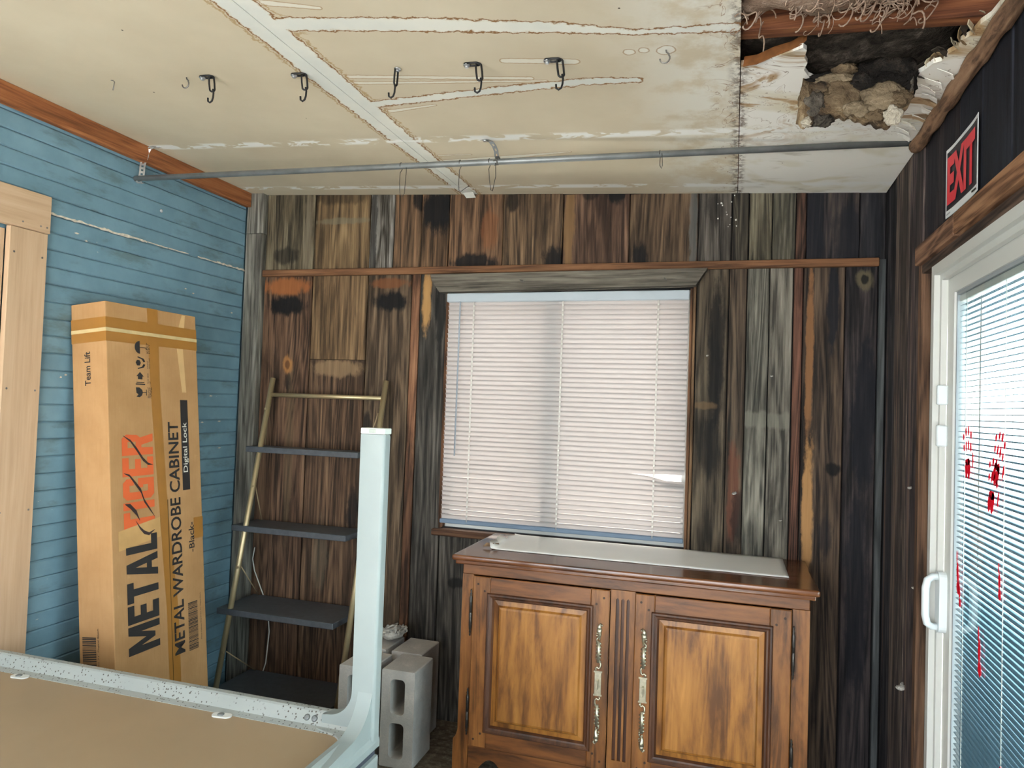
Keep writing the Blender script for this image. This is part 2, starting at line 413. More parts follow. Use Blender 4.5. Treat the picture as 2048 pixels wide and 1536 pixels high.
LO = [  # x0,x1,z0,z1
 (-2.380, -2.091, 0, ZS, K(84, 56, 40), K(44, 29, 21), K(112, 80, 58), [(0, 2.08, .15, .055, K(142, 88, 50), .95), (0, 1.985, .12, .06, BLK, .97), (0.02, 1.675, .035, .05, K(150, 106, 62), .9), (0.02, 1.675, .017, .026, K(92, 60, 36), .9), (0.03, 1.58, .02, .05, DK, .8), (0.05, 1.2, .03, .5, K(102, 86, 64), .4)]),
 (-2.089, -1.771, 1.705, ZS, K(100, 73, 46), K(62, 44, 27), K(128, 97, 63), []),
 (-2.089, -1.771, 0, 1.703, K(82, 56, 40), K(44, 31, 23), K(114, 84, 60), [(0, 1.66, .17, .05, K(136, 112, 84), .7), (0.12, .95, .04, .12, BLK, .8), (-.05, .7, .05, .2, K(112, 102, 84), .35)]),
 (-1.769, -1.529, 0, ZS, K(82, 62, 47), K(44, 33, 26), K(112, 90, 70), [(0.01, 2.00, .11, .055, BLK, .96), (-.10, 1.35, .03, .12, BLK, .8), (0, 2.09, .12, .03, K(112, 70, 42), .8)]),
 (-1.528, -1.481, 0, ZS, K(112, 68, 43), K(58, 35, 23), K(138, 90, 58), [(0, .9, .05, .5, DK, .5)]),
 (-1.480, -1.336, 0, ZS, K(62, 58, 52), K(32, 30, 28), K(88, 84, 76), [(-0.035, 2.0, .028, .16, K(168, 128, 80), .95), (.04, 1.95, .03, .2, BLK, .8)]),
 (-1.334, -1.10, 0, 0.89, K(66, 62, 55), K(34, 32, 29), K(92, 88, 80), [(-.02, .65, .05, .03, DK, .8)]),
 (-1.098, -0.86, 0, 0.89, K(60, 55, 48), K(30, 28, 26), K(84, 78, 70), []),
 (-0.858, -0.52, 0, 0.89, K(66, 56, 47), K(34, 30, 26), K(92, 80, 68), []),
 (-0.518, -0.18, 0, 0.89, K(66, 56, 47), K(34, 30, 26), K(92, 80, 68), []),
 (-0.179, -0.163, 0, ZS, K(108, 76, 50), K(60, 42, 28), K(140, 100, 66), []),
 (-0.162, -0.028, 0, ZS, K(70, 58, 48), K(36, 30, 26), K(98, 84, 70), [(.02, 1.75, .04, .35, BLK, .75), (0, 1.35, .06, .15, BLK, .6), (-.02, 1.53, .05, .02, K(110, 88, 62), .5)]),
 (-0.027, 0.046, 0, ZS, K(66, 52, 44), K(32, 26, 23), K(92, 74, 60), [(0, 1.15, .03, .25, K(104, 60, 44), .6), (0.02, 1.05, .03, .15, BLK, .7)]),
 (0.047, 0.136, 0, ZS, K(98, 96, 84), K(52, 52, 46), K(130, 127, 112), [(0, 1.478, .2, .038, K(128, 126, 114), .45)]),
 (0.137, 0.231, 0, ZS, K(98, 94, 82), K(54, 52, 46), K(128, 124, 110), [(0, 1.475, .2, .036, K(128, 126, 114), .45)]),
 (0.232, 0.270, 0, ZS, K(88, 52, 41), K(44, 28, 23), K(116, 70, 54), []),
 (0.271, 0.431, 0, ZS, K(70, 54, 46), K(30, 25, 24), K(96, 76, 62), [(-0.052, 1.75, .017, .42, K(140, 100, 66), .85), (-0.048, 1.10, .024, .34, K(172, 130, 84), .92), (.035, 1.97, .025, .22, NAVY, .9), (0.05, 1.285, .035, .03, BLK, .9), (.02, 1.0, .03, .10, NAVY, .6)]),
 (0.432, 0.552, 0, ZS, K(46, 40, 42), K(18, 18, 22), K(70, 60, 58), [(0.02, 1.5, .06, .35, NAVY, .85), (.0, .8, .05, .5, NAVY, .75), (0.01, 2.06, .035, .05, K(96, 88, 68), .8), (0.01, 2.065, .017, .022, BLK, .9)]),
]
for i, (a, b_, z0, z1, c, d, l, bl) in enumerate(LO):
    plank(wall_back, a, b_, z0, z1, pw('l%d' % i, c, d, l, blobs=bl))
# narrow corner strip, left corner post, batten and window header
plank(wall_back, 0.553, 0.580, 0, ZS, pw('corner', K(60, 66, 68), K(44, 49, 51), K(76, 82, 84), blotch=.2), y=3.188, dep=0.03, name='corner_strip', label='narrow blue-grey strip in the corner')
gp = pw('grey post', K(104, 102, 92), K(66, 64, 58), K(132, 130, 120), blotch=.3)
plank(wall_back, XL + .004, -2.383, 0, 2.36, gp, y=3.168, dep=0.05, name='corner_post', label='grey weathered corner post')
plank(wall_back, XL + .004, -2.383, 2.363, 2.578, gp, y=3.172, dep=0.05, name='corner_post')
bat = MB().box(-2.38, 0.552, 3.176, 3.198, 0, 0.034, 0.003, fn=lambda c: Vector((c.x, c.y, c.z + 2.134 - (c.x + 2.38) * 0.006)))
bat.build('batten', wood('reddish batten', K(118, 82, 56), K(72, 50, 36), K(142, 104, 74), axis=0, blotch=.35, rings=.1), wall_back, label='thin reddish horizontal batten above the window')
_hd = [(-1.405, 2.118), (-1.395, 2.085), (-1.355, 2.032), (-0.165, 2.045), (-0.118, 2.118), (-0.7, 2.118)]
MB().prism(_hd, 0.05, ((0, 3.145, 0), (1, 0, 0), (0, 0, 1), (0, 1, 0))).build('window_header', wood('grey slab header', K(104, 98, 88), K(62, 58, 52), K(134, 128, 116), axis=0, blotch=.4, rings=.05, grain=.4), wall_back, label='grey half-round slab above the window')
for nx, nz in ((-.955, 2.085), (-.945, 2.083), (-.30, 2.08)):
    MB().tube([(nx, 3.147, nz), (nx + .012, 3.135, nz - .012)], 0.0018, 6).build('nail', M['nail'], wall_back)

for k in range(14):
    x, z = random.uniform(-.09, .0), random.uniform(2.30, 2.44); w = random.uniform(.002, .006)
    MB().prism([(x, z), (x + w, z + .001), (x + w * .8, z + w * 1.4), (x - .001, z + w)], .002, ((0, 3.190, 0), (1, 0, 0), (0, 0, 1), (0, -1, 0))).build('plaster_fleck', M['cable'], wall_back)
# ------------------------------------------------------------------ window frame and glass behind the blind
_wood_frame = wood('brown window trim', K(96, 66, 46), K(52, 36, 26), K(124, 90, 64), blotch=.4)
win = struct(thing('window_1', 'white slider window behind the closed blind in the back wall', 'window', (-0.7575, 3.25, WZ0)), 'white slider window behind the closed blind in the back wall', 'window')
hw, hh = (WX1 - WX0) / 2, WZ1 - WZ0
MB().prism([(-hw, 0), (hw, 0), (hw, hh), (-hw, hh)], 0.05, ((0, 0.0, 0), (1, 0, 0), (0, 0, 1), (0, 1, 0)), [[(-hw + .03, .03), (hw - .03, .03), (hw - .03, hh - .03), (-hw + .03, hh - .03)]]).build('window_frame', M['vinyl'], win)
MB().box(-0.085, -0.005, -0.030, 0.045, 0.03, hh - 0.03, 0.003).build('mullion', M['vinyl'], win)
for sx in (-1, 1):
    MB().box(min(sx * .022, sx * (hw - .03)), max(sx * .022, sx * (hw - .03)), 0.018, 0.023, 0.03, hh - 0.03).build('pane', M['glass'], win)
MB().box(-hw - .03, hw + .0, -0.075, -0.02, -0.035, -0.004, 0.004).build('window_sill', wood('sill trim', K(88, 62, 46), K(48, 34, 27), K(112, 84, 62), axis=0), win)
MB().box(-hw - .004, -hw + .010, -0.052, 0.0, 0, hh, 0.002).build('jamb', _wood_frame, win)
MB().box(hw - .010, hw + .002, -0.052, 0.0, 0, hh, 0.002).build('jamb', _wood_frame, win)

# ------------------------------------------------------------------ left wall: blue bead siding
s = NT('blue painted siding', 0.55, 0.35); o = s.obj(); r = s.rnd()
q = s.vmath('ADD', o, s.comb(0.0, s.math('MULTIPLY', r, 31.0), s.math('MULTIPLY', r, 9.0)))
g = s.noise(s.vmath('MULTIPLY', q, (30.0, 1.6, 40.0)), 1.0, 6, 0.6); gr = s.noise(q, 5.0, 5, 0.6); sp = s.noise(s.vmath('MULTIPLY', q, (40.0, 26.0, 80.0)), 1.0, 3)
c = s.ramp(gr, [(0.3, srgb(102, 135, 152)), (0.7, srgb(122, 156, 173))])
c = s.mix(s.mr(s.noise(s.vmath('MULTIPLY', q, (4.0, 3.2, 9.0)), 1.0, 5, 0.65), 0.52, 0.68, 0, .7), c, srgb(92, 112, 114))
c = s.mix(s.mr(sp, 0.735, 0.78, 0, .9), c, srgb(205, 205, 200))
s.bump(g, 0.25, 0.003); s.color(c); BLUE = s.m
wall_left = MB().prism([(YF, -0.05), (YB + .1, -0.05), (YB + .1, 2.75), (YF, 2.75)], 0.10, ((XL - 0.012, 0, 0), (0, 1, 0), (0, 0, 1), (-1, 0, 0)),
    [[(1.02, 0.0), (1.875, 0.0), (1.875, 2.075), (1.02, 2.075)]]).build('wall_left', BLUE)
struct(wall_left, 'left wall of light blue painted narrow horizontal siding', 'wall')
P = 0.0655
def siding_mesh(y0, y1):
    b = MB(); prof = [(-0.014, 0.001), (-0.003, 0.001), (0.0, 0.005), (0.0, P - .006), (-0.004, P - .0005), (-0.014, P - .0005)]
    n = max(2, int((y1 - y0) / 0.25)); rows = []
    for i in range(n + 1):
        y = y0 + (y1 - y0) * i / n; w = random.uniform(-.0012, .0012)
        rows.append([b.bm.verts.new((x + (w if x > -.01 else 0), y, z)) for x, z in prof])
    for a, c in zip(rows, rows[1:]):
        for k in range(6): b.bm.faces.new((a[k], a[(k + 1) % 6], c[(k + 1) % 6], c[k]))
    b.bm.faces.new(rows[0][::-1]); b.bm.faces.new(rows[-1]); me = b.mesh('siding_board'); me.materials.append(BLUE); return me
_long, _short = siding_mesh(YF, 3.168), siding_mesh(1.98, 3.168)
z = 2.427 + P
while z > -P:
    z -= P
    if z < 0: break
    put('siding_board', _long if z > 2.09 else _short, BLUE, wall_left, (XL + random.uniform(-.0012, .0006), 0, z))
put('siding_board', _long, BLUE, wall_left, (XL, 0, 2.427 + P))
put('siding_board', _long, BLUE, wall_left, (XL - .002, 0, 2.427))
# peeled white paint along one joint
_peel = plain('bare chipped edge', srgb(214, 204, 188), 0.8, var=.3, scale=60)
y = 2.035; 
while y < 3.16:
    L = random.uniform(0.04, 0.16)
    if random.random() < 0.95:
        w = 0.0080 if y < 2.35 else random.uniform(.004, .008)
        n = 6; top = [(y + L * i / n, 2.168 + random.uniform(.2, 1) * w) for i in range(n + 1)]; bot = [(y + L * i / n, 2.168 - random.uniform(0, .8) * w) for i in range(n, -1, -1)]
        MB().prism(top + bot, 0.003, ((XL + .0005, 0, 0), (0, 1, 0), (0, 0, 1), (1, 0, 0))).build('paint_chip', _peel, wall_left)
    y += L + random.uniform(-.006, .005)
for (yy, zz) in ((2.95, 1.497), (3.02, 1.37), (2.9, 1.366), (3.08, 1.93), (2.75, 2.0), (2.80, 1.986), (3.03, 1.235), (2.12, 1.55), (2.14, 1.56), (2.15, 2.12), (2.2, 2.10)):
    w = random.uniform(.006, .018)
    MB().prism([(yy, zz), (yy + w, zz - .002), (yy + w * 1.6, zz + .002), (yy + w * .7, zz + .005)], 0.002, ((XL + .0005, 0, 0), (0, 1, 0), (0, 0, 1), (1, 0, 0))).build('paint_chip', _peel, wall_left)
MB().lathe([(.008, 0), (.008, .003), (.005, .006), (.0, .007)], (XL, 2.586, 2.326), (1, 0, 0), 10).build('screw_head', M['bolt'], wall_left)

# door casing in the left wall
_cas = wood('unpainted pale casing', K(196, 166, 136), K(186, 157, 127), K(204, 176, 147), axis=2, blotch=.06, bump=.1, rings=.0, grain=.1)
door1 = struct(thing('door_1', 'pale door with tan wooden casing at the left edge', 'door', (XL, 1.02, 0)), 'pale door with tan wooden casing at the left edge', 'door')
MB().box(0, 0.022, 0.858, 1.005, 0, 2.082, 0.002).build('side_casing', _cas, door1)
MB().box(0, 0.026, -0.16, 1.010, 2.084, 2.224, 0.002).build('head_casing', wood('pale head casing', K(196, 166, 136), K(186, 157, 127), K(204, 176, 147), axis=1, blotch=.06, bump=.1, rings=.0, grain=.1), door1)
MB().box(0, 0.022, -0.15, -0.003, 0, 2.082, 0.002).build('side_casing', _cas, door1)
MB().box(-0.10, 0.0, 0.838, 0.855, 0, 2.07, 0.001).build('jamb', _cas, door1)
MB().box(-0.10, 0.0, 0.0, 0.016, 0, 2.07, 0.001).build('jamb', _cas, door1)
MB().box(-0.075, -0.035, 0.018, 0.836, 0.005, 2.055, 0.002).build('door_slab', plain('pale blue-white door paint', (0.62, 0.70, 0.72), .5, var=.03), door1)
MB().lathe([(.012, 0), (.012, .03), (.027, .04), (.027, .06), (.01, .068)], (-0.035, 0.09, 0.95), (1, 0, 0), 14).build('door_knob', M['bolt'], door1)
for zz in (2.0, 1.5, 1.05): 
    for yy in (.876, .985):
        MB().lathe([(.004, 0), (.004, .0008)], (.0222, yy, zz + random.uniform(-.01, .01)), (1, 0, 0), 8).build('nail_head', M['nail'], door1)
for yy in (.90, .97, .995):
    MB().lathe([(.0035, 0), (.0035, .0008)], (.0262, yy, 2.105), (1, 0, 0), 8).build('nail_head', M['nail'], door1)

# brown board along the ceiling of the left wall
tr1 = MB().box(XL, XL + .032, YF, 3.166, 2.502, zc(XL + .03), 0.003).build('trim_1', wood('red-brown ceiling trim', K(160, 100, 62), K(122, 74, 45), K(178, 120, 78), axis=1, blotch=.3, rings=.3))
struct(tr1, 'red-brown board trim between blue wall and ceiling', 'trim')

# ------------------------------------------------------------------ right wall: dark planks and opening for the sliding door
DY0, DY1, DZ1 = 0.56, 2.44, 1.965
wall_right = MB().prism([(YF, -0.05), (YB + .1, -0.05), (YB + .1, 2.75), (YF, 2.75)], 0.10, ((XR + 0.022, 0, 0), (0, 1, 0), (0, 0, 1), (1, 0, 0)),
    [[(DY0, 0.0), (DY1, 0.0), (DY1, DZ1), (DY0, DZ1)]]).build('wall_right', M['dark'])
struct(wall_right, 'right wall of dark vertical planks beside the sliding door', 'wall')
def rplank(y0, y1, z0, z1, mat, x=XR, name='plank', label=None, dep=.02):
    w = (y1 - y0) / 2 - 0.0015
    return MB().box(-w, w, 0, dep, 0, z1 - z0, 0.003).build(name, mat, wall_right, (x + random.uniform(-.002, .003), (y0 + y1) / 2, z0), (0, 0, math.radians(-90)), label)
ztop = 2.70
RP = [
 (3.02, 3.185, 0, K(44, 42, 46), K(20, 20, 26), K(66, 62, 62)),
 (2.79, 3.018, 0, K(74, 60, 58), K(40, 34, 36), K(104, 88, 82)),
 (2.60, 2.788, 0, K(64, 52, 52), K(32, 28, 32), K(90, 76, 72)),
]
for i, (a, b_, z0, c, d, l) in enumerate(RP):
    rplank(a, b_, z0, ztop, wood('right plank %d' % i, tone(c, 1.8), tone(d, 1.6), tone(l, 2.0), grain=.5, blobs=[(0.02, 1.2, .05, .5, NAVY, .5), (.03, 2.2, .05, .4, BLK, .5), (-.05, 1.1, .012, .8, K(120, 98, 84), .6)]))
rplank(2.555, 2.598, 0, 2.06, wood('brown stud', K(104, 78, 60), K(58, 44, 36), K(132, 102, 80), blotch=.5), x=XR - .012, name='door_stud', label='brown stud beside the door', dep=.035)
rplank(2.445, 2.553, 0, 1.98, wood('dark brown stud', K(62, 52, 46), K(36, 30, 28), K(84, 70, 62), blotch=.5), x=XR + .012, name='door_stud', dep=.02)  # darker stud board next to the door frame
ys = [2.598, 2.43, 2.22, 2.03, 1.83, 1.60, 1.40, 1.2, 0.98, 0.76, 0.55]
for i, (b_, a) in enumerate(zip(ys, ys[1:])):
    c = K(50, 44, 46) if i < 2 else K(34, 36, 44); 
    rplank(a, b_, 2.062, ztop, wood('over-door plank %d' % i, c, mul(c, .45), mul(c, 1.7), blobs=[(0, .3, .07, .4, NAVY, .7)]))
for i, (a, b_) in enumerate(((0.33, .555), (0.11, .328), (-.11, .108), (-.33, -.112), (-.55, -.332), (-.77, -.552), (-.99, -.772), (-1.21, -.992), (-1.395, -1.212))):
    rplank(a, b_, 0, ztop, wood('near plank %d' % i, K(50, 44, 44), K(22, 20, 22), K(76, 68, 66)))
# header boards over the door
hb = wood('brown door header', K(150, 110, 80), K(96, 66, 46), K(176, 136, 102), axis=1, blotch=.35)
def hdr(y0, y1, mat, x0, x1, z0, z1): MB().box(x0, x1, y0, y1, z0, z1, .003).build('door_header', mat, wall_right, label='brown board over the sliding door')
hdr(2.155, 2.575, wood('brown door header a', K(132, 98, 76), K(84, 60, 46), K(158, 122, 96), axis=1, blotch=.4), XR - .03, XR + .02, 1.995, 2.055)
hdr(0.5, 2.153, hb, XR - .03, XR + .02, 1.998, 2.055)
MB().box(XR - .012, XR + .02, 0.5, 2.57, 1.967, 1.996, .002).build('door_header', wood('header recess shade', K(82, 66, 56), K(48, 38, 34), K(104, 86, 74), axis=1), wall_right)  # recess below the header, its shade put into the board colour
# rough pole trim along the wall/ceiling corner
b = MB(); pts = []; n = 60
b.tube([(XR - .022 + .001 * math.sin(i * .9), 0.2 + 2.42 * i / n, zc(XR - .03) - .021 + .003 * math.sin(i * 1.7)) for i in range(n + 1)], [.022 + .002 * math.sin(i * 1.3) for i in range(n + 1)], 10)
b.displace(.0025, 28)
tr2 = b.build('trim_2', wood('rough bark pole', K(140, 108, 84), K(84, 64, 50), K(168, 136, 108), axis=1, cross=30, long=5, blotch=.6, bump=.9))
struct(tr2, 'rough brown pole trim along the ceiling edge of the right wall', 'trim')

# ------------------------------------------------------------------ front wall (behind the camera) with a wide open doorway
wf = MB().prism([(XL - .1, -0.05), (XR + .12, -0.05), (XR + .12, 2.75), (XL - .1, 2.75)], 0.07, ((0, YF, 0), (1, 0, 0), (0, 0, 1), (0, -1, 0)),
    [[(-2.3, 0.0), (0.4, 0.0), (0.4, 2.2), (-2.3, 2.2)]]).build('wall_front', wood('front wall boards', K(110, 92, 74), K(70, 58, 46), K(136, 116, 96)))
struct(wf, 'plank wall with a wide open doorway behind the viewer', 'wall')

# ------------------------------------------------------------------ ceiling: roof deck, rafters, three plasterboard sheets
_raf = wood('rafter timber', K(112, 68, 44), K(66, 38, 26), K(150, 102, 66), axis=0, blotch=.7, rings=.3)
ceil = MB().box(XL - .1, XR + .12, YF, YB + .1, 0.0, 0.03, fn=lambda c: Vector((c.x, c.y, c.z + zc(c.x) + .20))).build('ceiling', wood('dark roof deck', K(52, 40, 32), K(24, 18, 15), K(74, 58, 46), axis=0))
struct(ceil, 'stained plasterboard ceiling with a rotten hole in the far right corner', 'ceiling')
for yc in (-1.17, -.56, .05, .66, 1.27, 1.879, 2.49, 3.10):
    MB().box(XL, XR + .02, yc - .022, yc + .022, 0.0135, 0.175, .002, fn=lambda c: Vector((c.x, c.y, c.z + zc(c.x)))).build('rafter', _raf, ceil)

def ceiling_mat(name, sheet_c=False):
    s = NT(name, 0.85, 0.2); o = s.obj(); p = s.vmath('MULTIPLY', o, (1.0, 1.0, 0.0)); x, y, z = s.sep(p)
    wob = s.math('SUBTRACT', s.noise(p, 34, 5, 0.65), 0.5)
    def seg(a, b, wa, wb):
        d = (b[0] - a[0], b[1] - a[1], 0.0); L2 = d[0] ** 2 + d[1] ** 2
        t = s.math('DIVIDE', s.vmath('DOT_PRODUCT', s.vmath('SUBTRACT', p, (a[0], a[1], 0.0)), d), L2, clamp=True)
        q = s.vmath('MULTIPLY_ADD', d, s.comb(t, t, t), (a[0], a[1], 0.0))
        return s.math('SUBTRACT', s.vmath('DISTANCE', p, q), s.math('MULTIPLY_ADD', t, wb - wa, wa))
    def group(segs):
        r = None
        for g in segs:
            v = seg(*g); r = v if r is None else s.math('MINIMUM', r, v)
        return r
    tone = s.noise(p, 2.2, 4, 0.55)
    c = s.ramp(tone, [(0.3, srgb(203, 190, 165)), (0.7, srgb(216, 204, 180))])
    white = srgb(236, 236, 228); brown = srgb(136, 92, 48)
    if not sheet_c:
        # whitened zone towards the damaged sheet
        wz = s.math('MULTIPLY', s.mr(x, -0.42, -0.04), s.mr(s.noise(p, 6, 5, .65), .36, .58))
        c = s.mix(s.math('MULTIPLY', wz, .75), c, white)
        near = s.mr(x, -0.13, -0.03)
        n = s.noise(s.vmath('MULTIPLY', p, (9.0, 7.0, 1.0)), 1.0, 4, .55, .8); ln = s.math('ABSOLUTE', s.math('SUBTRACT', s.math('FRACT', s.math('MULTIPLY', n, 5.0)), .5))
        c = s.mix(s.math('MULTIPLY', near, s.mr(ln, .06, .0, 0, .75)), c, srgb(140, 96, 52))
        edge = s.math('MULTIPLY', s.mr(x, -0.045, -0.005), s.mr(s.noise(p, 40, 5, .7), .42, .58))
        c = s.mix(s.math('MULTIPLY', edge, .75), c, srgb(86, 62, 44))
        faint = group([((-1.17, 1.945), (-.60, 2.022), .012, .009), ((-1.19, 1.988), (-.56, 2.044), .010, .006), ((-1.20, 2.737), (-.92, 2.70), .022, .020), ((-.92, 2.70), (-.62, 2.648), .020, .006), ((-1.17, 2.66), (-1.03, 2.655), .008, .006),
            ((-1.18, 1.52), (-1.04, 1.567), .014, .008), ((-1.16, 2.212), (-.98, 2.178), .012, .006), ((-.645, 1.905), (-.45, 1.935), .014, .016), ((-.29, 1.90), (-.29, 1.90), .016, .016), ((-.25, 1.895), (-.25, 1.895), .014, .014), ((-.195, 1.905), (-.19, 1.90), .022, .022)])
        fD = s.math('ADD', faint, s.math('MULTIPLY', wob, .010))
        c = s.mix(s.mr(fD, .001, -.006, 0, .55), c, white)
        c = s.mix(s.mr(s.math('ABSOLUTE', fD), .0030, .0006, 0, .62), c, srgb(158, 118, 72))
        strong = group([((-1.25, -1.4), (-1.25, 1.95), .058, .060), ((-1.25, 1.95), (-1.245, 2.6), .060, .052), ((-1.245, 2.6), (-1.235, 3.2), .052, .045),
            ((-1.25, 1.617), (-.80, 1.685), .034, .034), ((-.80, 1.685), (-.45, 1.75), .034, .026), ((-.45, 1.75), (-.25, 1.800), .026, .012), ((-.25, 1.80), (-.02, 1.808), .013, .02),
            ((-1.19, 2.152), (-.72, 2.09), .024, .024), ((-.72, 2.09), (-.45, 2.062), .024, .022), ((-.45, 2.062), (-.29, 2.068), .022, .016)])
        D = s.math('ADD', strong, s.math('MULTIPLY', wob, .044))
        wm = s.mr(D, .001, -.010)
        c = s.mix(s.math('MULTIPLY', wm, .85), c, s.mix(s.mr(tone, .4, .6), srgb(220, 224, 220), white))
        # brown, feathered outline, wider and doubled along the sheet joint
        c = s.mix(s.mr(s.math('ABSOLUTE', D), .0048, .0008, 0, .95), c, brown)
        joint = s.mr(s.math('ABSOLUTE', s.math('ADD', x, 1.25)), .12, .07)
        D2 = s.math('ADD', strong, s.math('MULTIPLY', wob, .060)); D3 = s.math('ABSOLUTE', s.math('SUBTRACT', D2, .012))
        c = s.mix(s.math('MULTIPLY', joint, s.mr(D3, .006, .001, 0, .7)), c, srgb(168, 132, 76))
    else:
        n = s.noise(s.vmath('MULTIPLY', p, (3.0, 4.0, 1.0)), 1.0, 3, .5, 1.2)
        c = s.mix(s.mr(n, .30, .50), srgb(226, 220, 200), srgb(243, 241, 234))
        wet = s.mr(y, 2.75, 2.35)                      # staining gathers round the rotten hole
        n2 = s.noise(s.vmath('MULTIPLY', p, (4.0, 6.0, 1.0)), 1.0, 4, .52, 1.8)
        c = s.mix(s.math('MULTIPLY', wet, s.mr(n2, .52, .62, 0, .85)), c, srgb(176, 140, 92))
        c = s.mix(s.math('MULTIPLY', wet, s.mr(n2, .64, .72, 0, .8)), c, srgb(124, 88, 54))
        ln = s.math('ABSOLUTE', s.math('SUBTRACT', s.math('FRACT', s.math('MULTIPLY', n2, 7.0)), .5))
        c = s.mix(s.math('MULTIPLY', wet, s.mr(ln, .05, .0, 0, .7)), c, srgb(120, 84, 50))
        gry = s.noise(s.vmath('MULTIPLY', p, (3.0, 8.0, 1.0)), 1.0, 4, .6, .5)
        c = s.mix(s.mr(gry, .58, .70, 0, .45), c, srgb(160, 152, 128))
        c = s.mix(s.math('MULTIPLY', s.mr(x, .03, .005), s.mr(s.noise(p, 40, 5, .7), .42, .6, 0, .8)), c, srgb(92, 66, 46))
    # white filler dabs over the nail lines
    for yc, hw_, thr in ((2.485, .040, .47), (3.08, .036, .45)):
        band = s.mr(s.math('ABSOLUTE', s.math('SUBTRACT', y, yc)), hw_, hw_ * .35)
        dn = s.noise(s.vmath('MULTIPLY', p, (8.0, 15.0, 1.0)), 1.0, 3, .6, .6)
        c = s.mix(s.math('MULTIPLY', band, s.mr(dn, thr, thr + .05, 0, .9)), c, srgb(244, 244, 240))
    specks = s.voro(p, 5.5)
    c = s.mix(s.mr(specks, .022, .012), c, srgb(70, 60, 48))
    s.bump(s.noise(p, 240, 3), .12, .002)
    return s.color(c)
CM, CC = ceiling_mat('stained cream plasterboard'), ceiling_mat('water damaged plasterboard', True)
def sheet(poly, mat, thick=.0125, label=None):
    """plasterboard sheet cut to a plan outline, laid on the roof slope, softly sagging between rafters"""
    b = MB(); b.prism(poly, thick, ((0, 0, 0), (1, 0, 0), (0, 1, 0), (0, 0, 1)))
    for v in b.bm.verts: v.co.z += zc(v.co.x)
    return b.build('plasterboard_sheet', mat, ceil, label=label)
rect = lambda a, b_, c, d: [(a, c), (b_, c), (b_, d), (a, d)]
sheet(rect(XL, -1.2512, YF, YB), CM); sheet(rect(-1.2488, -0.0035, YF, YB), CM)
rag = [(-.001, 2.010), (.03, 2.002), (.05, 2.006), (.085, 1.975), (.12, 1.955), (.150, 1.934), (.160, 1.95), (.158, 1.99), (.168, 2.02), (.163, 2.06), (.178, 2.10), (.20, 2.125), (.25, 2.13), (.30, 2.115), (.34, 2.135), (.40, 2.12), (.445, 2.13), (.462, 2.10),
       (.475, 2.06), (.492, 2.05), (.497, 2.01), (.512, 1.985), (.508, 1.95), (.523, 1.92), (.528, 1.87), (.54, 1.84), (.545, 1.78), (.56, 1.70), (XR - .004, 1.66)]
sheet(rag + [(XR - .004, 2.62), (XR - .004, YB), (-.001, YB)], CC, label='white stained sheet with a ragged rotten edge')
sheet([(-.001, YF), (XR - .004, YF), (XR - .004, 1.10), (.45, 1.13), (.33, 1.08), (.2, 1.14), (.1, 1.10), (-.001, 1.12)], CC)
# loose end of the joint tape at the back wall
MB().ribbon([(-1.235, 3.10, zc(-1.235) - .002), (-1.23, 3.15, zc(-1.23) - .006), (-1.225, 3.185, zc(-1.22) - .018)], (.05, 0, 0), .0015).displace(.004, 30).build('joint_tape', plain('paper joint tape', srgb(214, 214, 206), .9), ceil)

# ------------------------------------------------------------------ things hanging out of the hole
def insul_mat(name, c1, c2, c3):
    s = NT(name, 0.95, 0.1); o = s.obj(); n = s.noise(o, 16, 7, .7, .6); n2 = s.noise(o, 55, 5, .7)
    s.bump(s.math('ADD', n, n2), .8, .012)
    return s.color(s.mix(s.mr(n2, .42, .66), s.ramp(n, [(0.32, c1), (0.5, c2), (0.68, c3)]), c2))
PINK = insul_mat('pinkish glass wool', K(118, 96, 82), K(166, 142, 124), K(196, 178, 162))
GREY = insul_mat('grey mouldy glass wool', K(30, 27, 25), K(78, 72, 66), K(136, 124, 112))
def lump(x0, x1, y0, y1, z0, z1, nx, ny, amp, sc, seed=0.0):
    b = MB(); g = {}
    for side, zz in ((0, z0), (1, z1)):
        for i in range(nx + 1):
            for j in range(ny + 1):
                u, v = i / nx, j / ny; e = min(u, 1 - u, v, 1 - v); k = min(1, e * 6) ** .5
                zm = (z0 + z1) / 2; zq = zm + (zz - zm) * (0.25 + .75 * k)
                px, py = x0 + (x1 - x0) * u, y0 + (y1 - y0) * v
                d = Vector(mnoise.noise_vector(Vector((px * sc + seed, py * sc, side * 9.0)))) * amp + Vector(mnoise.noise_vector(Vector((px * sc * 3.3 + seed, py * sc * 3.3, side * 5.0)))) * amp * .4
                g[side, i, j] = b.bm.verts.new(Vector((px, py, zq)) + d)
    for side in (0, 1):
        for i in range(nx):
            for j in range(ny):
                f = b.bm.faces.new((g[side, i, j], g[side, i + 1, j], g[side, i + 1, j + 1], g[side, i, j + 1])); f.smooth = True
    for i in range(nx):
        for j in (0, ny): b.bm.faces.new((g[0, i, j], g[0, i + 1, j], g[1, i + 1, j], g[1, i, j]))
    for j in range(ny):
        for i in (0, nx): b.bm.faces.new((g[0, i, j], g[0, i, j + 1], g[1, i, j + 1], g[1, i, j]))
    return b
it = thing('insulation_batt', 'pinkish fibrous insulation batt sagging over the rafter at the top edge', 'insulation', (0.25, 1.56, 2.49))
lump(-.27, .21, -.24, .290, -.035, .09, 34, 30, .020, 9).build('batt', PINK, it)
b = MB()
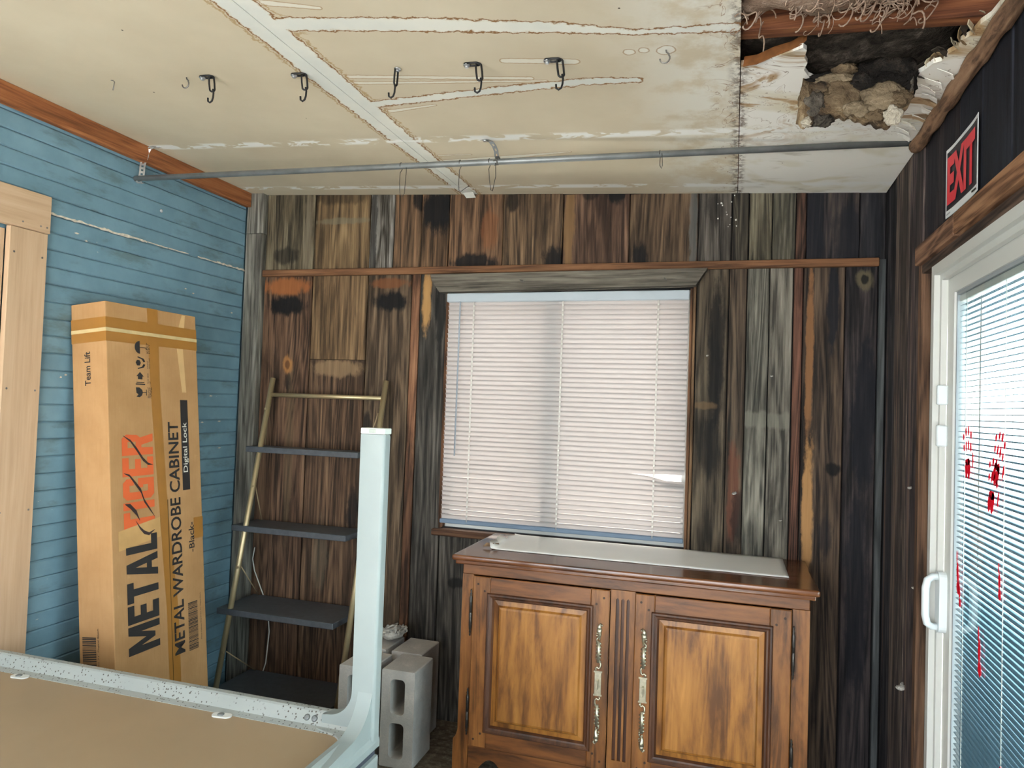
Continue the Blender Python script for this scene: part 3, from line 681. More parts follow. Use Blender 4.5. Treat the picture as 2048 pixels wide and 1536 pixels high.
for k in range(110):
    x = random.uniform(-.10, .14) if k < 80 else random.uniform(-.26, .2); y = random.uniform(.14, .28); z = random.uniform(-.03, .02); L = random.uniform(.02, .06); a = random.uniform(0, 6.28); R = random.uniform(.006, .024)
    b.tube([(x + R * math.cos(a + t * .45), y + R * .5 * math.sin(a + t * .45), z - L * t / 13 + .010 * math.sin(t * .7 + a)) for t in range(15)], random.uniform(.0008, .0022), 5)
b.build('hanging_fibres', PINK, it)['kind'] = 'stuff'
# droopy slab corner near the right wall
lump(.17, .29, .14, .28, -.012, .06, 14, 10, .014, 16, 4.0).build('torn_end', insul_mat('pale torn wool', K(128, 98, 74), K(158, 126, 100), K(182, 152, 128)), it)
tag(lump(0.0, .56, 1.92, 2.46, 2.52, 2.60, 30, 26, .02, 9, 3.0).build('insulation_batt', GREY), 'dark mouldy grey insulation batt inside the ceiling hole', 'insulation')

# sodden flap of board hanging down out of the hole
s = NT('sodden board and wool', .9, .25); o = s.obj(); n = s.noise(o, 15, 7, .68, .8); n2 = s.noise(o, 60, 6, .7); vo = s.voro(o, 22)
c = s.ramp(n, [(.34, K(34, 29, 26)), (.44, K(92, 76, 58)), (.56, K(138, 116, 88)), (.66, K(182, 164, 134))])
c = s.mix(s.mr(s.noise(o, 9, 4), .50, .60, 0, .75), c, s.ramp(n2, [(.4, K(60, 60, 58)), (.6, K(128, 126, 118))])); c = s.mix(s.mr(n2, .62, .72, 0, .8), c, K(40, 30, 22))
s.bump(s.math('ADD', n, n2), .9, .012); s.color(c)
fl = thing('ceiling_flap', 'sodden brown flap of rotten ceiling board hanging from the hole', 'debris', (0.30, 2.125, 2.43))
b = MB(); nx, nz = 44, 22; G = {}
def flap_bot(u):   # ragged lower edge
    pts = [(0, -.125), (.05, -.138), (.13, -.136), (.24, -.118), (.27, -.108), (.36, -.118), (.48, -.122), (.56, -.134), (.66, -.142), (.72, -.155), (.82, -.155), (.86, -.128), (.94, -.118), (1, -.07)]
    for (a, p), (b2, q) in zip(pts, pts[1:]):
        if a <= u <= b2: return p + (q - p) * (u - a) / (b2 - a)
for side in (0, 1):
    for i in range(nx + 1):
        for j in range(nz + 1):
            u, v = i / nx, j / nz; top = .012 + .012 * math.sin(u * 9) ; zb = flap_bot(u) + .004 * math.sin(u * 70)
            px = -.135 + .27 * u + (-.012 * (1 - u) * v * 1.5); pz = top + (zb - top) * v; py = -.012 - .035 * v + (.022 if side else 0) * (1 - abs(2 * u - 1) ** 4)
            d = mnoise.noise(Vector((px * 26, pz * 26, 1.0))) * .022 + mnoise.noise(Vector((px * 70, pz * 70, 2.0))) * .006 + mnoise.noise(Vector((px * 160, pz * 160, 5.0))) * .003
            G[side, i, j] = b.bm.verts.new((px, py + (d if not side else d * .3), pz))
for side in (0, 1):
    for i in range(nx):
        for j in range(nz): b.bm.faces.new((G[side, i, j], G[side, i + 1, j], G[side, i + 1, j + 1], G[side, i, j + 1])).smooth = True
for i in range(nx):
    for j in (0, nz): b.bm.faces.new((G[0, i, j], G[0, i + 1, j], G[1, i + 1, j], G[1, i, j]))
for j in range(nz):
    for i in (0, nx): b.bm.faces.new((G[0, i, j], G[0, i, j + 1], G[1, i, j + 1], G[1, i, j]))
b.build('board_flap', s.m, fl)
lump(-.01, .15, -.035, .05, -.035, .035, 24, 12, .02, 24, 7.0).build('mouldy_wool', insul_mat('black mouldy wool', K(16, 15, 15), K(38, 35, 33), K(72, 64, 56)), fl)
def clod(par, c, r, mat, seed, name='sodden_clod'):
    b = MB(); bmesh.ops.create_icosphere(b.bm, subdivisions=4, radius=1.0)
    for v in b.bm.verts:
        d = v.co.normalized(); k = 1 + .38 * mnoise.noise(d * 1.7 + Vector((seed, 0, 0))) + .22 * mnoise.noise(d * 4.1 + Vector((0, seed, 0))) + .10 * mnoise.noise(d * 9 + Vector((0, 0, seed)))
        v.co = Vector((d.x * r[0], d.y * r[1], d.z * r[2])) * k + Vector(c)
    for f in b.bm.faces: f.smooth = True
    b.build(name, mat, par)
CL = [insul_mat('clod %d' % i, *c) for i, c in enumerate(((K(40, 37, 34), K(88, 82, 74), K(134, 126, 114)), (K(58, 47, 38), K(108, 92, 72), K(148, 130, 104)), (K(82, 72, 60), K(132, 117, 95), K(172, 156, 132)), (K(14, 13, 13), K(34, 31, 29), K(64, 57, 50)), (K(150, 140, 122), K(190, 182, 164), K(214, 208, 194))))]
for k, (c, r, m) in enumerate((((-.105, -.034, -.075), (.030, .014, .032), 0), ((-.085, -.042, -.125), (.026, .014, .016), 0), ((-.128, -.028, -.06), (.016, .012, .05), 1), ((-.125, -.04, -.125), (.014, .012, .014), 4), ((-.04, -.030, -.055), (.045, .014, .045), 1), ((.0, -.042, -.10), (.035, .014, .022), 2),
    ((.062, -.040, -.072), (.050, .018, .036), 2), ((.10, -.046, -.085), (.030, .014, .024), 1), ((.085, -.050, -.128), (.022, .012, .024), 4), ((.045, -.048, -.125), (.022, .010, .015), 1), ((.02, -.024, -.028), (.040, .016, .024), 3), ((.085, -.028, -.020), (.050, .020, .026), 3), ((.125, -.024, -.03), (.022, .018, .036), 3),
    ((-.055, -.024, -.005), (.050, .020, .014), 2), ((-.03, -.030, .016), (.030, .020, .014), 1), ((-.075, -.018, .006), (.05, .012, .010), 3))):
    clod(fl, c, r, CL[m], k * 3.7)
# torn brown paper edge and curls at the right-hand end of the hole
tp = thing('torn_paper', 'strip of torn orange-brown paper along the edge of the ceiling hole', 'debris', (0.09, 1.97, zc(.09)))
MB().ribbon([(-.085, .035, .010), (-.05, .025, .008), (-.01, .005, .014), (.03, -.012, .016), (.06, -.03, .022), (.068, -.022, .034)], (.004, .010, .030), .002).displace(.004, 40).build('paper_strip', plain('wet brown paper', K(124, 80, 46), .5, var=.35, scale=40), tp)
cu = thing('curled_paper', 'curled pale paper and mouldy scraps beside the pole at the hole', 'debris', (0.50, 2.0, zc(.5)))
for k in range(9):
    y = -.12 + .035 * k; x = .03 - .010 * k + random.uniform(-.01, .01); R = random.uniform(.008, .016)
    MB().ribbon([(x + R * math.cos(t * .9 + k), y + .008 * t - .02, .012 + R * math.sin(t * .9 + k)) for t in range(6)], (.02, .03, .0), .002).displace(.008, 35).build('paper_curl', plain('scrap %d' % k, (K(176, 164, 140), K(58, 50, 42), K(126, 104, 76))[k % 3], .9, var=.3, scale=30), cu)
# flakes peeling along the right edge
for k in range(10):
    y = 2.10 + .05 * k; x = .545 - .02 * math.sin(k)
    MB().ribbon([(x - .05, y, zc(x) + .0), (x - .03, y + .006, zc(x) - .006), (x - .008, y + .015, zc(x) - .017)], (.01, .035, 0), .0015).displace(.006, 30).build('peeling_flake', CC, ceil)

# ------------------------------------------------------------------ sliding glass door in the right wall
dr = struct(thing('door_2', 'white sliding glass door with mini blind and red handprints', 'door', (XR, DY1, 0)), 'white sliding glass door with mini blind and red handprints', 'door')
# local: x into the wall, y negative towards the viewer
Lw = DY1 - DY0
V = M['vinyl']
def frame_ring(x0, x1, y0, y1, z0, z1, w, name, mat, par, wb=None):
    wb = wb or w
    return MB().prism([(y0, z0), (y1, z0), (y1, z1), (y0, z1)], x1 - x0, ((x0, 0, 0), (0, 1, 0), (0, 0, 1), (1, 0, 0)), [[(y0 + w, z0 + wb), (y1 - w, z0 + wb), (y1 - w, z1 - w), (y0 + w, z1 - w)]]).build(name, mat, par)
frame_ring(-.012, .11, -Lw, 0, 0.0, DZ1, .030, 'door_frame', V, dr)
frame_ring(.004, .02, -Lw + .03, -.03, 0.03, DZ1 - .03, .018, 'frame_stop', V, dr)
def sash(y0, y1, x, name):
    sh = frame_ring(x, x + .035, y0, y1, .035, DZ1 - .032, .062, name, V, dr, .09)
    frame_ring(x + .006, x + .029, y0 + .060, y1 - .060, .123, DZ1 - .092, .012, 'glazing_bead', M['vinyl_grey'], sh)
    MB().box(x + .008, x + .012, y0 + .07, y1 - .07, .13, DZ1 - .10).build('pane', M['glass'], sh)
    MB().box(x + .030, x + .034, y0 + .07, y1 - .07, .13, DZ1 - .10).build('pane', M['glass'], sh)
    return sh
s1 = sash(-.98, -.045, .022, 'sliding_sash'); s2 = sash(-Lw + .045, -.92, .062, 'fixed_sash')
# slats of the blinds between the panes
def slat_mesh(L, w, tilt, crown, n=4):
    b = MB(); rows = []
    for i in range(n + 1):
        t = i / n - .5; u = t * w; h = crown * (1 - 4 * t * t)
        p = Vector((u * math.cos(tilt) - h * math.sin(tilt), 0, u * math.sin(tilt) + h * math.cos(tilt)))
        rows.append((b.bm.verts.new(p + Vector((0, 0, 0))), b.bm.verts.new(p + Vector((0, L, 0)))))
    for a, c in zip(rows, rows[1:]): b.bm.faces.new((a[0], a[1], c[1], c[0])).smooth = True
    return b.mesh('slat')
y0, y1 = -.98 + .074, -.045 - .074
sm = slat_mesh(y1 - y0, .0178, math.radians(6), .0014); sm.materials.append(M['door_slat'])
zt = DZ1 - .125; nsl = 0
z = .145
while z < zt:
    put('slat', sm, M['door_slat'], s1, (.022 + .019, y0, z)); z += .0156
for yy in (.12, .42, .72): 
    for k in range(2): MB().tube([(.033 + k * .016, y0 + yy, .14), (.033 + k * .016, y0 + yy, zt)], .0009, 5).build('ladder_cord', M['cable'], s1)
MB().box(.034, .049, y0 - .003, y1 + .003, zt + .002, zt + .020, .001).build('blind_headrail', M['vinyl'], s1)
y0b, y1b = -Lw + .119, -.994
sm2 = slat_mesh(y1b - y0b, .0178, math.radians(6), .0014); sm2.materials.append(M['door_slat'])
z = .145
while z < zt:
    put('slat', sm2, M['door_slat'], s2, (.062 + .019, y0b, z)); z += .0156
# D-shaped pull handle
hm = plain('white handle plastic', (.70, .76, .78), .35, spec=.5, var=.03)
hz, hy = .972, -.075
b = MB(); b.prism(rrect(-.040, .006, -.088, .088, .020), .022, ((.024, hy, hz), (0, -1, 0), (0, 0, 1), (-1, 0, 0)))
b2 = MB()
path = [(.01, hy + .016, hz - .072), (-.012, hy + .012, hz - .072), (-.026, hy + .006, hz - .062), (-.031, hy + .005, hz - .040), (-.031, hy + .005, hz + .040), (-.026, hy + .006, hz + .062), (-.012, hy + .012, hz + .072), (.01, hy + .016, hz + .072)]
b.tube(path, .0105, 10); b.build('pull_handle', hm, s1, label='white plastic pull handle'); b2.bm.free()
for zz, h in ((1.575, .058), (1.455, .062)):
    MB().box(-.006, .022, -.062, -.046, zz - h / 2, zz + h / 2, .003).build('blind_slider', hm, s1)
# red paint handprints on the inner pane
RED = slat_mat('dried red paint', (.80, .015, .035), (.8, .015, .035), .12)
def handprint(y, z, sc, tilt, full=True):
    b = MB(); fr = ((.0288, y - DY1, z), (0, -1, 0), (0, 0, 1), (-1, 0, 0)); ct, st = math.cos(tilt), math.sin(tilt)
    rot = lambda P: [((u * ct - v * st) * sc, (u * st + v * ct) * sc) for u, v in P]
    def blob(cx, cy, rx, ry, n=9):
        return [(cx + rx * random.uniform(.85, 1.25) * math.cos(6.283 * i / n), cy + ry * random.uniform(.85, 1.15) * math.sin(6.283 * i / n)) for i in range(n)]
    if full:
        for cx, cy, rx, ry in ((-.012, -.036, .010, .024), (.010, -.030, .012, .030), (.0, -.014, .018, .010)): b.prism(rot(blob(cx, cy, rx, ry)), .0004, fr)
        for k, (cx, L) in enumerate(((-.030, .040), (-.011, .056), (.008, .060), (.027, .045))):
            b.prism(rot(blob(cx, .012 + L * .30, 0.0052, L * .26)), .0004, fr); b.prism(rot(blob(cx * 1.1, .022 + L * .80, 0.0056, L * .22)), .0004, fr)
        b.prism(rot(blob(.044, -.008, .0045, .020)), .0004, fr)
    else:
        b.prism(rot(blob(0, .014, .008, .026)), .0004, fr); b.prism(rot(blob(.004, -.024, .010, .016)), .0004, fr); b.prism(rot(blob(-.006, .05, .003, .018)), .0004, fr)
    b.build('red_handprint', RED, s1, label='smeared red handprint')
random.seed(11)
for a in ((2.215, 1.405, 1.0, .05, True), (1.985, 1.405, .95, -.35, True), (2.02, 1.335, 1.0, -.25, True), (2.288, 1.064, 1.1, .02, False), (1.964, 1.115, .8, 0, False), (2.10, .905, 1.15, 0, False), (2.27, 1.02, .8, .1, False), (1.93, .62, 1.1, 0, True)): handprint(*a)

# ================================================================== THINGS
random.seed(21)
# ------------------------------------------------------------------ window blind
bl = thing('window_blind', 'closed white mini blind with one bent slat covering the back window', 'blind', (-0.757, 3.185, 0.925))
BW = .5655
MB().box(-BW, BW, -.022, .012, 1.062, 1.103, .003).build('headrail', M['blind_rail'], bl)
sl = slat_mesh(2 * BW - .006, .0262, math.radians(62), .0042, 6)
for v in sl.vertices: v.co = Vector((v.co.y - BW + .003, -v.co.x, v.co.z))
sl.materials.append(M['slat'])
bent = slat_mesh(1, .0255, math.radians(64), .0016)
P0 = .0221; zs = [.040 + P0 * i for i in range(47)]
for i, z in enumerate(zs):
    if z > 1.060: break
    o = put('slat', sl, M['slat'], bl, (0, random.uniform(-.0008, .0008), z), (0, random.uniform(-.0012, .0012), 0))
    if i in (10, 11, 12):
        me = sl.copy(); bm2 = bmesh.new(); bm2.from_mesh(me)
        bmesh.ops.subdivide_edges(bm2, edges=[e for e in bm2.edges if abs(e.verts[0].co.x - e.verts[1].co.x) > .5], cuts=14)
        for v in bm2.verts:
            t = max(0.0, (v.co.x - .40) / .165)
            if i == 10: v.co.z -= .013 * min(1, t * 1.4); v.co.y += .004 * t
            if i == 12: v.co.z += .005 * min(1, t * 2)
            if i == 11: v.co.z -= .024 * min(1, t * 3.5); v.co.y += .006 * min(1, t * 3)
        bm2.to_mesh(me); bm2.free(); o.data = me; o['label'] = 'bent slat'
MB().box(-BW, BW, -.012, .012, .008, .028, .003).build('bottom_rail', plain('blue-grey bottom rail', (.15, .21, .29), .5, var=.05), bl)
for x in (-.430, .0025, .432):
    b = MB(); b.tube([(x, -.0135, .02), (x, -.0135, 1.065)], .0011, 5); b.tube([(x + .004, -.0135, .02), (x + .004, -.0135, 1.065)], .0008, 5)
    for z in zs[:46]: b.box(x - .0018, x + .0058, -.0145, -.012, z + .004, z + .012)  # white dashes stand in for light coming through the slat holes
    b.build('ladder_cord', M['cable'], bl)
MB().tube([(-.493, -.026, 1.062), (-.493, -.028, 1.045), (-.496, -.026, .33)], [.0035, .004, .004], 8).build('tilt_wand', plain('grey wand', (.27, .31, .36), .3, spec=.5), bl)

# ------------------------------------------------------------------ galvanised pipe, straps and wire hooks
tag(MB().tube([(XL + .004, 2.43, 2.424), (XR + .0, 2.632, 2.420)], .0115, 14).build('hanging_pipe', M['galv']), 'long galvanised pipe hung below the ceiling across the room', 'pipe')
def pipe_at(x): return Vector((x, 2.43 + (x - XL) / (XR - XL) * .202, 2.424 - .004 * (x - XL) / (XR - XL)))
def perforated(path, width):
    """metal strip with a real square hole in every other segment"""
    b = MB(); P = [Vector(p) for p in path]; w = Vector(width) / 2
    for i in range(len(P) - 1):
        a, c = P[i], P[i + 1]; t = (c - a)
        n = t.cross(w).normalized() * .0007
        def solid(f0, f1, s0, s1):
            q = [a + t * f0 + w * s0, a + t * f1 + w * s0, a + t * f1 + w * s1, a + t * f0 + w * s1]
            lo = [b.bm.verts.new(v - n) for v in q]; hi = [b.bm.verts.new(v + n) for v in q]
            b.bm.faces.new(lo[::-1]); b.bm.faces.new(hi)
            for k in range(4): b.bm.faces.new((lo[k], lo[(k + 1) % 4], hi[(k + 1) % 4], hi[k]))
        if i % 2: solid(0, 1, -1, -.38); solid(0, 1, .38, 1); 
        else: solid(0, 1, -1, 1)
    return b
pa = pipe_at(-2.455)
st = thing('pipe_strap', 'silver perforated strap holding the pipe beside the blue wall', 'strap', (-2.455, 2.46, zc(-2.455)))
pts = [(.045, .012, -.003), (.030, .012, -.002), (.012, .010, -.004), (-.004, .006, -.012), (-.012, .003, -.028), (-.010, .0, -.045), (-.012, -.004, -.062), (-.016, -.008, -.080), (-.014, -.012, -.098), (-.012, -.014, -.116), (-.012, -.016, -.134), (-.012, -.020, -.150), (-.012, -.030, -.168), (-.012, -.022, -.172), (-.012, -.012, -.160)]
q = []
for a, b_ in zip(pts, pts[1:]): q += [Vector(a), (Vector(a) + Vector(b_)) / 2]
perforated(q, (.018, .014, .0)).build('strap_band', M['strap'], st)
MB().lathe([(.007, 0), (.007, .004)], (.040, .012, -.004), (0, 0, -1), 6).build('screw', M['bolt'], st)
p2 = pipe_at(-.885); st = thing('pipe_strap', 'dark perforated strap holding the middle of the pipe', 'strap', (-.885, 2.49, zc(-.885)))
dz = p2.z - zc(-.885); dyp = p2.y - 2.49
pts = [(-.035, -.004, -.004), (-.018, -.003, -.006), (-.002, 0, -.012), (.010, .004, -.028), (.016, .012, -.045), (.016, .02, -.062), (.012, dyp + .014, dz + .012), (.010, dyp + .0135, dz), (.008, dyp, dz - .0135), (.006, dyp - .014, dz), (.008, dyp - .006, dz + .016)]
q = []
for a, b_ in zip(pts, pts[1:]): q += [Vector(a), (Vector(a) + Vector(b_)) / 2]
perforated(q, (.018, -.004, .0)).build('strap_band', plain('dull strap metal', (.20, .20, .20), .4, .8), st)
MB().lathe([(.008, 0), (.008, .005)], (-.024, -.003, -.006), (0, 0, -1), 6).build('screw', M['bolt'], st)
def wire_hook(x, tail, label):
    p = pipe_at(x); R = .0135
    ring = [(0, R * math.cos(a), R * math.sin(a)) for a in [math.radians(200 - 25 * i) for i in range(10)]]
    path = ring + [(.002, -.012, -.03)] + tail
    tag(MB().tube(path, .0013, 6).build('wire_hook', M['wire'], None, p), label, 'hook', 'wire hooks on the pipe')
wire_hook(-1.262, [(.000, -.012, -.07), (.006, -.014, -.118), (.014, -.012, -.126), (.022, -.010, -.112), (.026, -.008, -.02), (.018, .0, .012)], 'leftmost bent wire hook on the pipe, two long strands')
wire_hook(-1.021, [(.001, -.012, -.08), (.004, -.014, -.108), (.012, -.014, -.113), (.03, -.012, -.10), (.044, -.010, -.092)], 'wire hook on the pipe with its tail bent out to the right')
wire_hook(-.905, [(.006, -.012, -.07), (.014, -.014, -.112), (.020, -.012, -.115), (.030, -.010, -.06), (.028, -.01, -.02), (.022, 0, .012)], 'V-shaped wire hook beside the middle pipe strap')
wire_hook(-.272, [(.002, -.012, -.045), (.008, -.012, -.056), (.011, -.012, -.045), (.008, -.01, .0)], 'short wire loop on the right half of the pipe')

# ------------------------------------------------------------------ hooks screwed into the ceiling
def link_path(cx, cy, cz, L, w, ax, rotx):
    """stadium loop in a plane; ax = long direction, rotx = short direction"""
    A, Bv = Vector(ax).normalized(), Vector(rotx).normalized(); c = Vector((cx, cy, cz)); out = []
    for i in range(16):
        a = 2 * math.pi * i / 16; out.append(c + A * (math.copysign(L / 2 - w / 2, math.cos(a)) if abs(math.cos(a)) > .01 else 0) + A * (w / 2 * math.cos(a)) + Bv * (w / 2 * math.sin(a)))
    return out
def chain_hook(x, y, label, mode=0):
    z = zc(x); t = thing('chain_hook', label, 'hook', (x, y, z), (0, 0, 0), 'chain hooks across the ceiling')
    MB().lathe([(.011, 0), (.011, .002), (.0065, .002), (.0065, .008), (.004, .009)], (0, 0, -.004), (0, 0, -1), 6).build('bolt', M['bolt'], t)
    if mode == 0:
        MB().tube(link_path(.016, 0, -.004, .046, .018, (1, 0, -.06), (0, 1, 0)), .0030, 8, True).build('chain_link', M['black_steel'], t)
        MB().tube(link_path(.040, -.002, -.030, .052, .017, (.14, 0, -1), (.9, .3, .1)), .0030, 8, True).build('chain_link', M['black_steel'], t)
        hx, hz = .045, -.056
    else:
        MB().tube(link_path(-.004, 0, -.028, .052, .017, (-.05, 0, -1), (.1, 1, 0)), .0030, 8, True).build('chain_link', M['black_steel'], t)
        hx, hz = -.008, -.056
    hp = [(hx, -.002, hz + .008), (hx + .003, -.002, hz - .004), (hx + .002, -.002, hz - .020), (hx - .001, -.003, hz - .031), (hx - .008, -.004, hz - .036), (hx - .015, -.004, hz - .031), (hx - .016, -.004, hz - .020)]
    MB().tube(hp, .0029, 8).build('hook', M['black_steel'], t)
chain_hook(-1.672, 1.882, 'black chain-link ceiling hook, the one nearest the blue wall')
chain_hook(-1.342, 1.905, 'black chain-link ceiling hook right at the white sheet joint')
chain_hook(-.983, 1.905, 'black chain-link ceiling hook whose link hangs straight down', 1)
chain_hook(-.762, 1.907, 'black chain-link ceiling hook, second from the damaged sheet')
chain_hook(-.522, 1.912, 'black chain-link ceiling hook in the whitened dab, nearest the damaged sheet')
def cup_hook(x, y, label, mat):
    z = zc(x); R = .013
    path = [(x, y, z + .004), (x + .002, y, z - .006), (x + .009, y, z - .012)] + [(x + R * math.cos(a) - .002, y, z - .022 + R * math.sin(a)) for a in [math.radians(40 - 27 * i) for i in range(9)]]
    tag(MB().tube(path, .0022, 8).build('cup_hook', mat), label, 'hook')
cup_hook(-1.737, 1.883, 'small open cup hook left of the chain hooks', M['nail'])
cup_hook(-.193, 1.901, 'small open cup hook in a stain ring near the damaged sheet', M['nail'])
x, y = -2.023, 1.869; z = zc(x)
tag(MB().tube([(x - .014, y, z + .001), (x - .004, y, z - .002), (x + .002, y, z - .006), (x + .002, y - .002, z - .022), (x - .001, y - .002, z - .036)], .0016, 6).build('bent_nail', M['nail']), 'thin bent nail sticking out of the left part of the ceiling', 'nail')

# ------------------------------------------------------------------ EXIT sign
ex = thing('exit_sign', 'black sign with red EXIT lettering and white border on the dark planks', 'sign', (XR - .004, 2.172, 2.178), (math.radians(0), 0, 0))
def curl(me_or_bm):
    for v in (me_or_bm.vertices if hasattr(me_or_bm, 'vertices') else me_or_bm.verts):
        u = -v.co.y; v.co.x -= .004 * max(0, (abs(u) - .06) / .08) ** 2 
def sign_plate(h, w, x0, x1, mat, name):
    b = MB(); b.box(x0, x1, -w, w, -h, h); bmesh.ops.subdivide_edges(b.bm, edges=[e for e in b.bm.edges if abs(e.verts[0].co.y - e.verts[1].co.y) > .05], cuts=12); curl(b.bm)
    return b.build(name, mat, ex)
sign_plate(.099, .140, -.0012, 0, plain('white sign card', (.72, .74, .74), .5, var=.03), 'sign_card')
b = MB(); b.box(-.0020, -.0012, -.131, .131, -.079, .088); bmesh.ops.subdivide_edges(b.bm, edges=[e for e in b.bm.edges if abs(e.verts[0].co.y - e.verts[1].co.y) > .05], cuts=12); curl(b.bm); b.build('black_field', plain('sign black', (.012, .013, .02), .4), ex)
curl(T['exit']); put('exit_lettering', T['exit'], plain('sign red', (.72, .045, .06), .45, var=.05), ex)
MB().box(-.0065, -.0050, -.128, -.098, -.0925, -.0885).build('small_print', M['black_ink'], ex)
MB().box(-.0065, -.0050, .095, .128, -.092, -.089).build('small_print', plain('faint grey print', (.4, .4, .4), .6), ex)

# ------------------------------------------------------------------ long carton leaning on the blue wall
s = NT('corrugated cardboard', .8, .2); o = s.obj(); n = s.noise(o, 5, 5, .6); n2 = s.noise(s.vmath('MULTIPLY', o, (60.0, 220.0, 8.0)), 1.0, 3)
c = s.ramp(n, [(.3, srgb(176, 134, 90)), (.7, srgb(196, 154, 108))]); c = s.mix(s.mr(n2, .45, .7, 0, .25), c, srgb(172, 128, 80)); c = s.mix(s.mr(s.noise(o, 12, 6, .7), .62, .74, 0, .35), c, srgb(220, 182, 132)); s.bump(n2, .15, .002); s.color(c); CARD = s.m
TAPE = plain('brown packing tape', srgb(168, 118, 56), .28, spec=.6, var=.08, scale=12)
SHINE = plain('tape shine colour', srgb(214, 190, 140), .25, spec=.7, var=.1, scale=20)
ca = thing('cardboard_carton', 'tall cardboard carton for a metal wardrobe cabinet leaning on the blue wall', 'box', (-2.137, 2.155, .0165), (0, -.1, 0))
b = MB(); b.box(-.170, 0, 0, .485, 0, 1.845, .004, 2)
b.build('carton_body', CARD, ca)
MB().box(-.1705, .0008, -.0008, .4855, 1.690, 1.784).build('packing_tape', TAPE, ca)
MB().box(-.1712, .0014, -.0014, .4860, 1.728, 1.742).build('tape_shine', SHINE, ca)  # pale strip painting the whitish shine of the tape band
b = MB(); b.prism([(.205, 1.845), (.262, 1.845), (.262, 1.50), (.285, 1.0), (.325, .6), (.330, 0.0), (.268, 0.0), (.262, .6), (.240, 1.0), (.212, 1.50)], .0004, ((.0005, 0, 0), (0, 1, 0), (0, 0, 1), (1, 0, 0)))
b.build('packing_tape', TAPE, ca)
MB().box(.0008, .0013, .284, .2865, 0.0, 1.05).build('seam', plain('dark seam', (.05, .035, .02), .9), ca)
b = MB(); b.prism([(.36, 1.73), (.40, 1.84), (.42, 1.84), (.40, 1.70), (.412, 1.50), (.388, 1.50)], .0004, ((.0003, 0, 0), (0, 1, 0), (0, 0, 1), (1, 0, 0))); b.build('tape_glare_strip', plain('tape glare colour', srgb(214, 176, 124), .3, spec=.6), ca)  # glare on the tape, put into a pale strip
MB().box(.0, .0006, .43, .4856, .865, .955).build('packing_tape', TAPE, ca)
for (za, ya, yb) in ((.90, .03, .24),):
    MB().prism([(ya, .88), (yb, .905), (yb, .985), (ya, .955)], .0003, ((.0014, 0, 0), (0, 1, 0), (0, 0, 1), (1, 0, 0))).build('clear_tape', plain('clear tape film', srgb(206, 164, 108), .2, spec=.6), ca)
put('lettering', T['metal'], M['black_ink'], ca, (.0008, 0, 0)); put('lettering', T['tiger'], M['orange_ink'], ca, (.0004, 0, 0), label='orange lettering')
# dark stripes running through the orange letters
def stripe(pts, w): 
    up = []; dn = []
    for i, (y, z) in enumerate(pts):
        k = w * .55 * math.sin(math.pi * (i + .15) / (len(pts) - .7)); up.append((y, z + k)); dn.append((y, z - k))
    MB().prism(up + dn[::-1], .0003, ((.0022, 0, 0), (0, 1, 0), (0, 0, 1), (1, 0, 0))).build('letter_stripe', plain('stripe ink', srgb(64, 50, 48), .7), ca)
stripe([(.064, 1.322), (.10, 1.30), (.13, 1.265), (.16, 1.225), (.185, 1.205), (.21, 1.20)], .014)
stripe([(.064, 1.175), (.09, 1.165), (.12, 1.13), (.145, 1.10), (.16, 1.06), (.19, 1.02), (.212, .99)], .015)
stripe([(.066, 1.055), (.09, 1.045), (.12, 1.015), (.135, .985)], .020)
stripe([(.115, .985), (.135, .955), (.155, .935), (.18, .925), (.21, .938)], .014)
put('lettering', T['ward'], M['black_ink'], ca)
MB().box(0, .0012, .374, .416, 1.079, 1.467).build('print_bar', M['black_ink'], ca)
put('lettering', T['lock'], M['white_ink'], ca, label='white lettering'); put('lettering', T['black'], M['black_ink'], ca); put('lettering', T['team'], M['black_ink'], ca)
for me in T['cap']: put('small_lettering', me, M['black_ink'], ca)
put('small_lettering', T['code1'], M['black_ink'], ca); put('small_lettering', T['code2'], M['black_ink'], ca)
def barcode(frame, u0, u1, v0, v1):
    b = MB(); u = u0; O, U, Vv, N = frame
    while u < u1 - .004:
        w = random.choice((.0015, .0025, .004)); b.prism([(u, v0), (u + w, v0), (u + w, v1), (u, v1)], .0003, frame); u += w + random.choice((.0018, .003))
    b.build('barcode', M['black_ink'], ca)
barcode(((.0008, 0, 0), (0, 0, 1), (0, -1, 0), (1, 0, 0)), .400, .604, -.435, -.380)
barcode(((0, -.0008, 0), (0, 0, 1), (-1, 0, 0), (0, -1, 0)), .43, .57, .087, .153)
# handling pictograms; frame u = up the carton, v = towards the near edge
PF = ((.0008, 0, 0), (0, 0, 1), (0, -1, 0), (1, 0, 0)); ink = M['black_ink']
def ico(polys, z, v):
    b = MB()
    for p in polys: b.prism([(z + a, v + c) for a, c in p], .0003, PF)
    b.build('pictogram', ink, ca)
ico([arc(0, -.002, .026, 0, 180, 12), [(-.0012, -.002), (.0012, -.002), (.0012, -.030), (-.0012, -.030)], [(-.008, -.036), (.0012, -.036), (.0012, -.030), (-.0015, -.0325), (-.006, -.033)]], 1.677, -.160)
hexo = lambda r: [(r * math.cos(math.radians(60 * i + 30)), r * math.sin(math.radians(60 * i + 30)) + .008) for i in range(6)]
ico([hexo(.013), [(-.026, .010), (-.022, .012), (-.015, -.010), (-.004, -.018), (-.006, -.028), (-.018, -.020)], [(.026, .010), (.022, .012), (.015, -.010), (.004, -.018), (.006, -.028), (.018, -.020)]], 1.614, -.160)
ico([[(-.004, .012), (-.004, -.010), (.008, -.010), (.008, -.018), (.026, .001), (.008, .020), (.008, .012)], [(-.018, .020), (-.015, .020), (-.015, -.020), (-.018, -.020)], [(-.026, .024), (-.0215, .024), (-.0215, -.024), (-.026, -.024)]], 1.551, -.160)
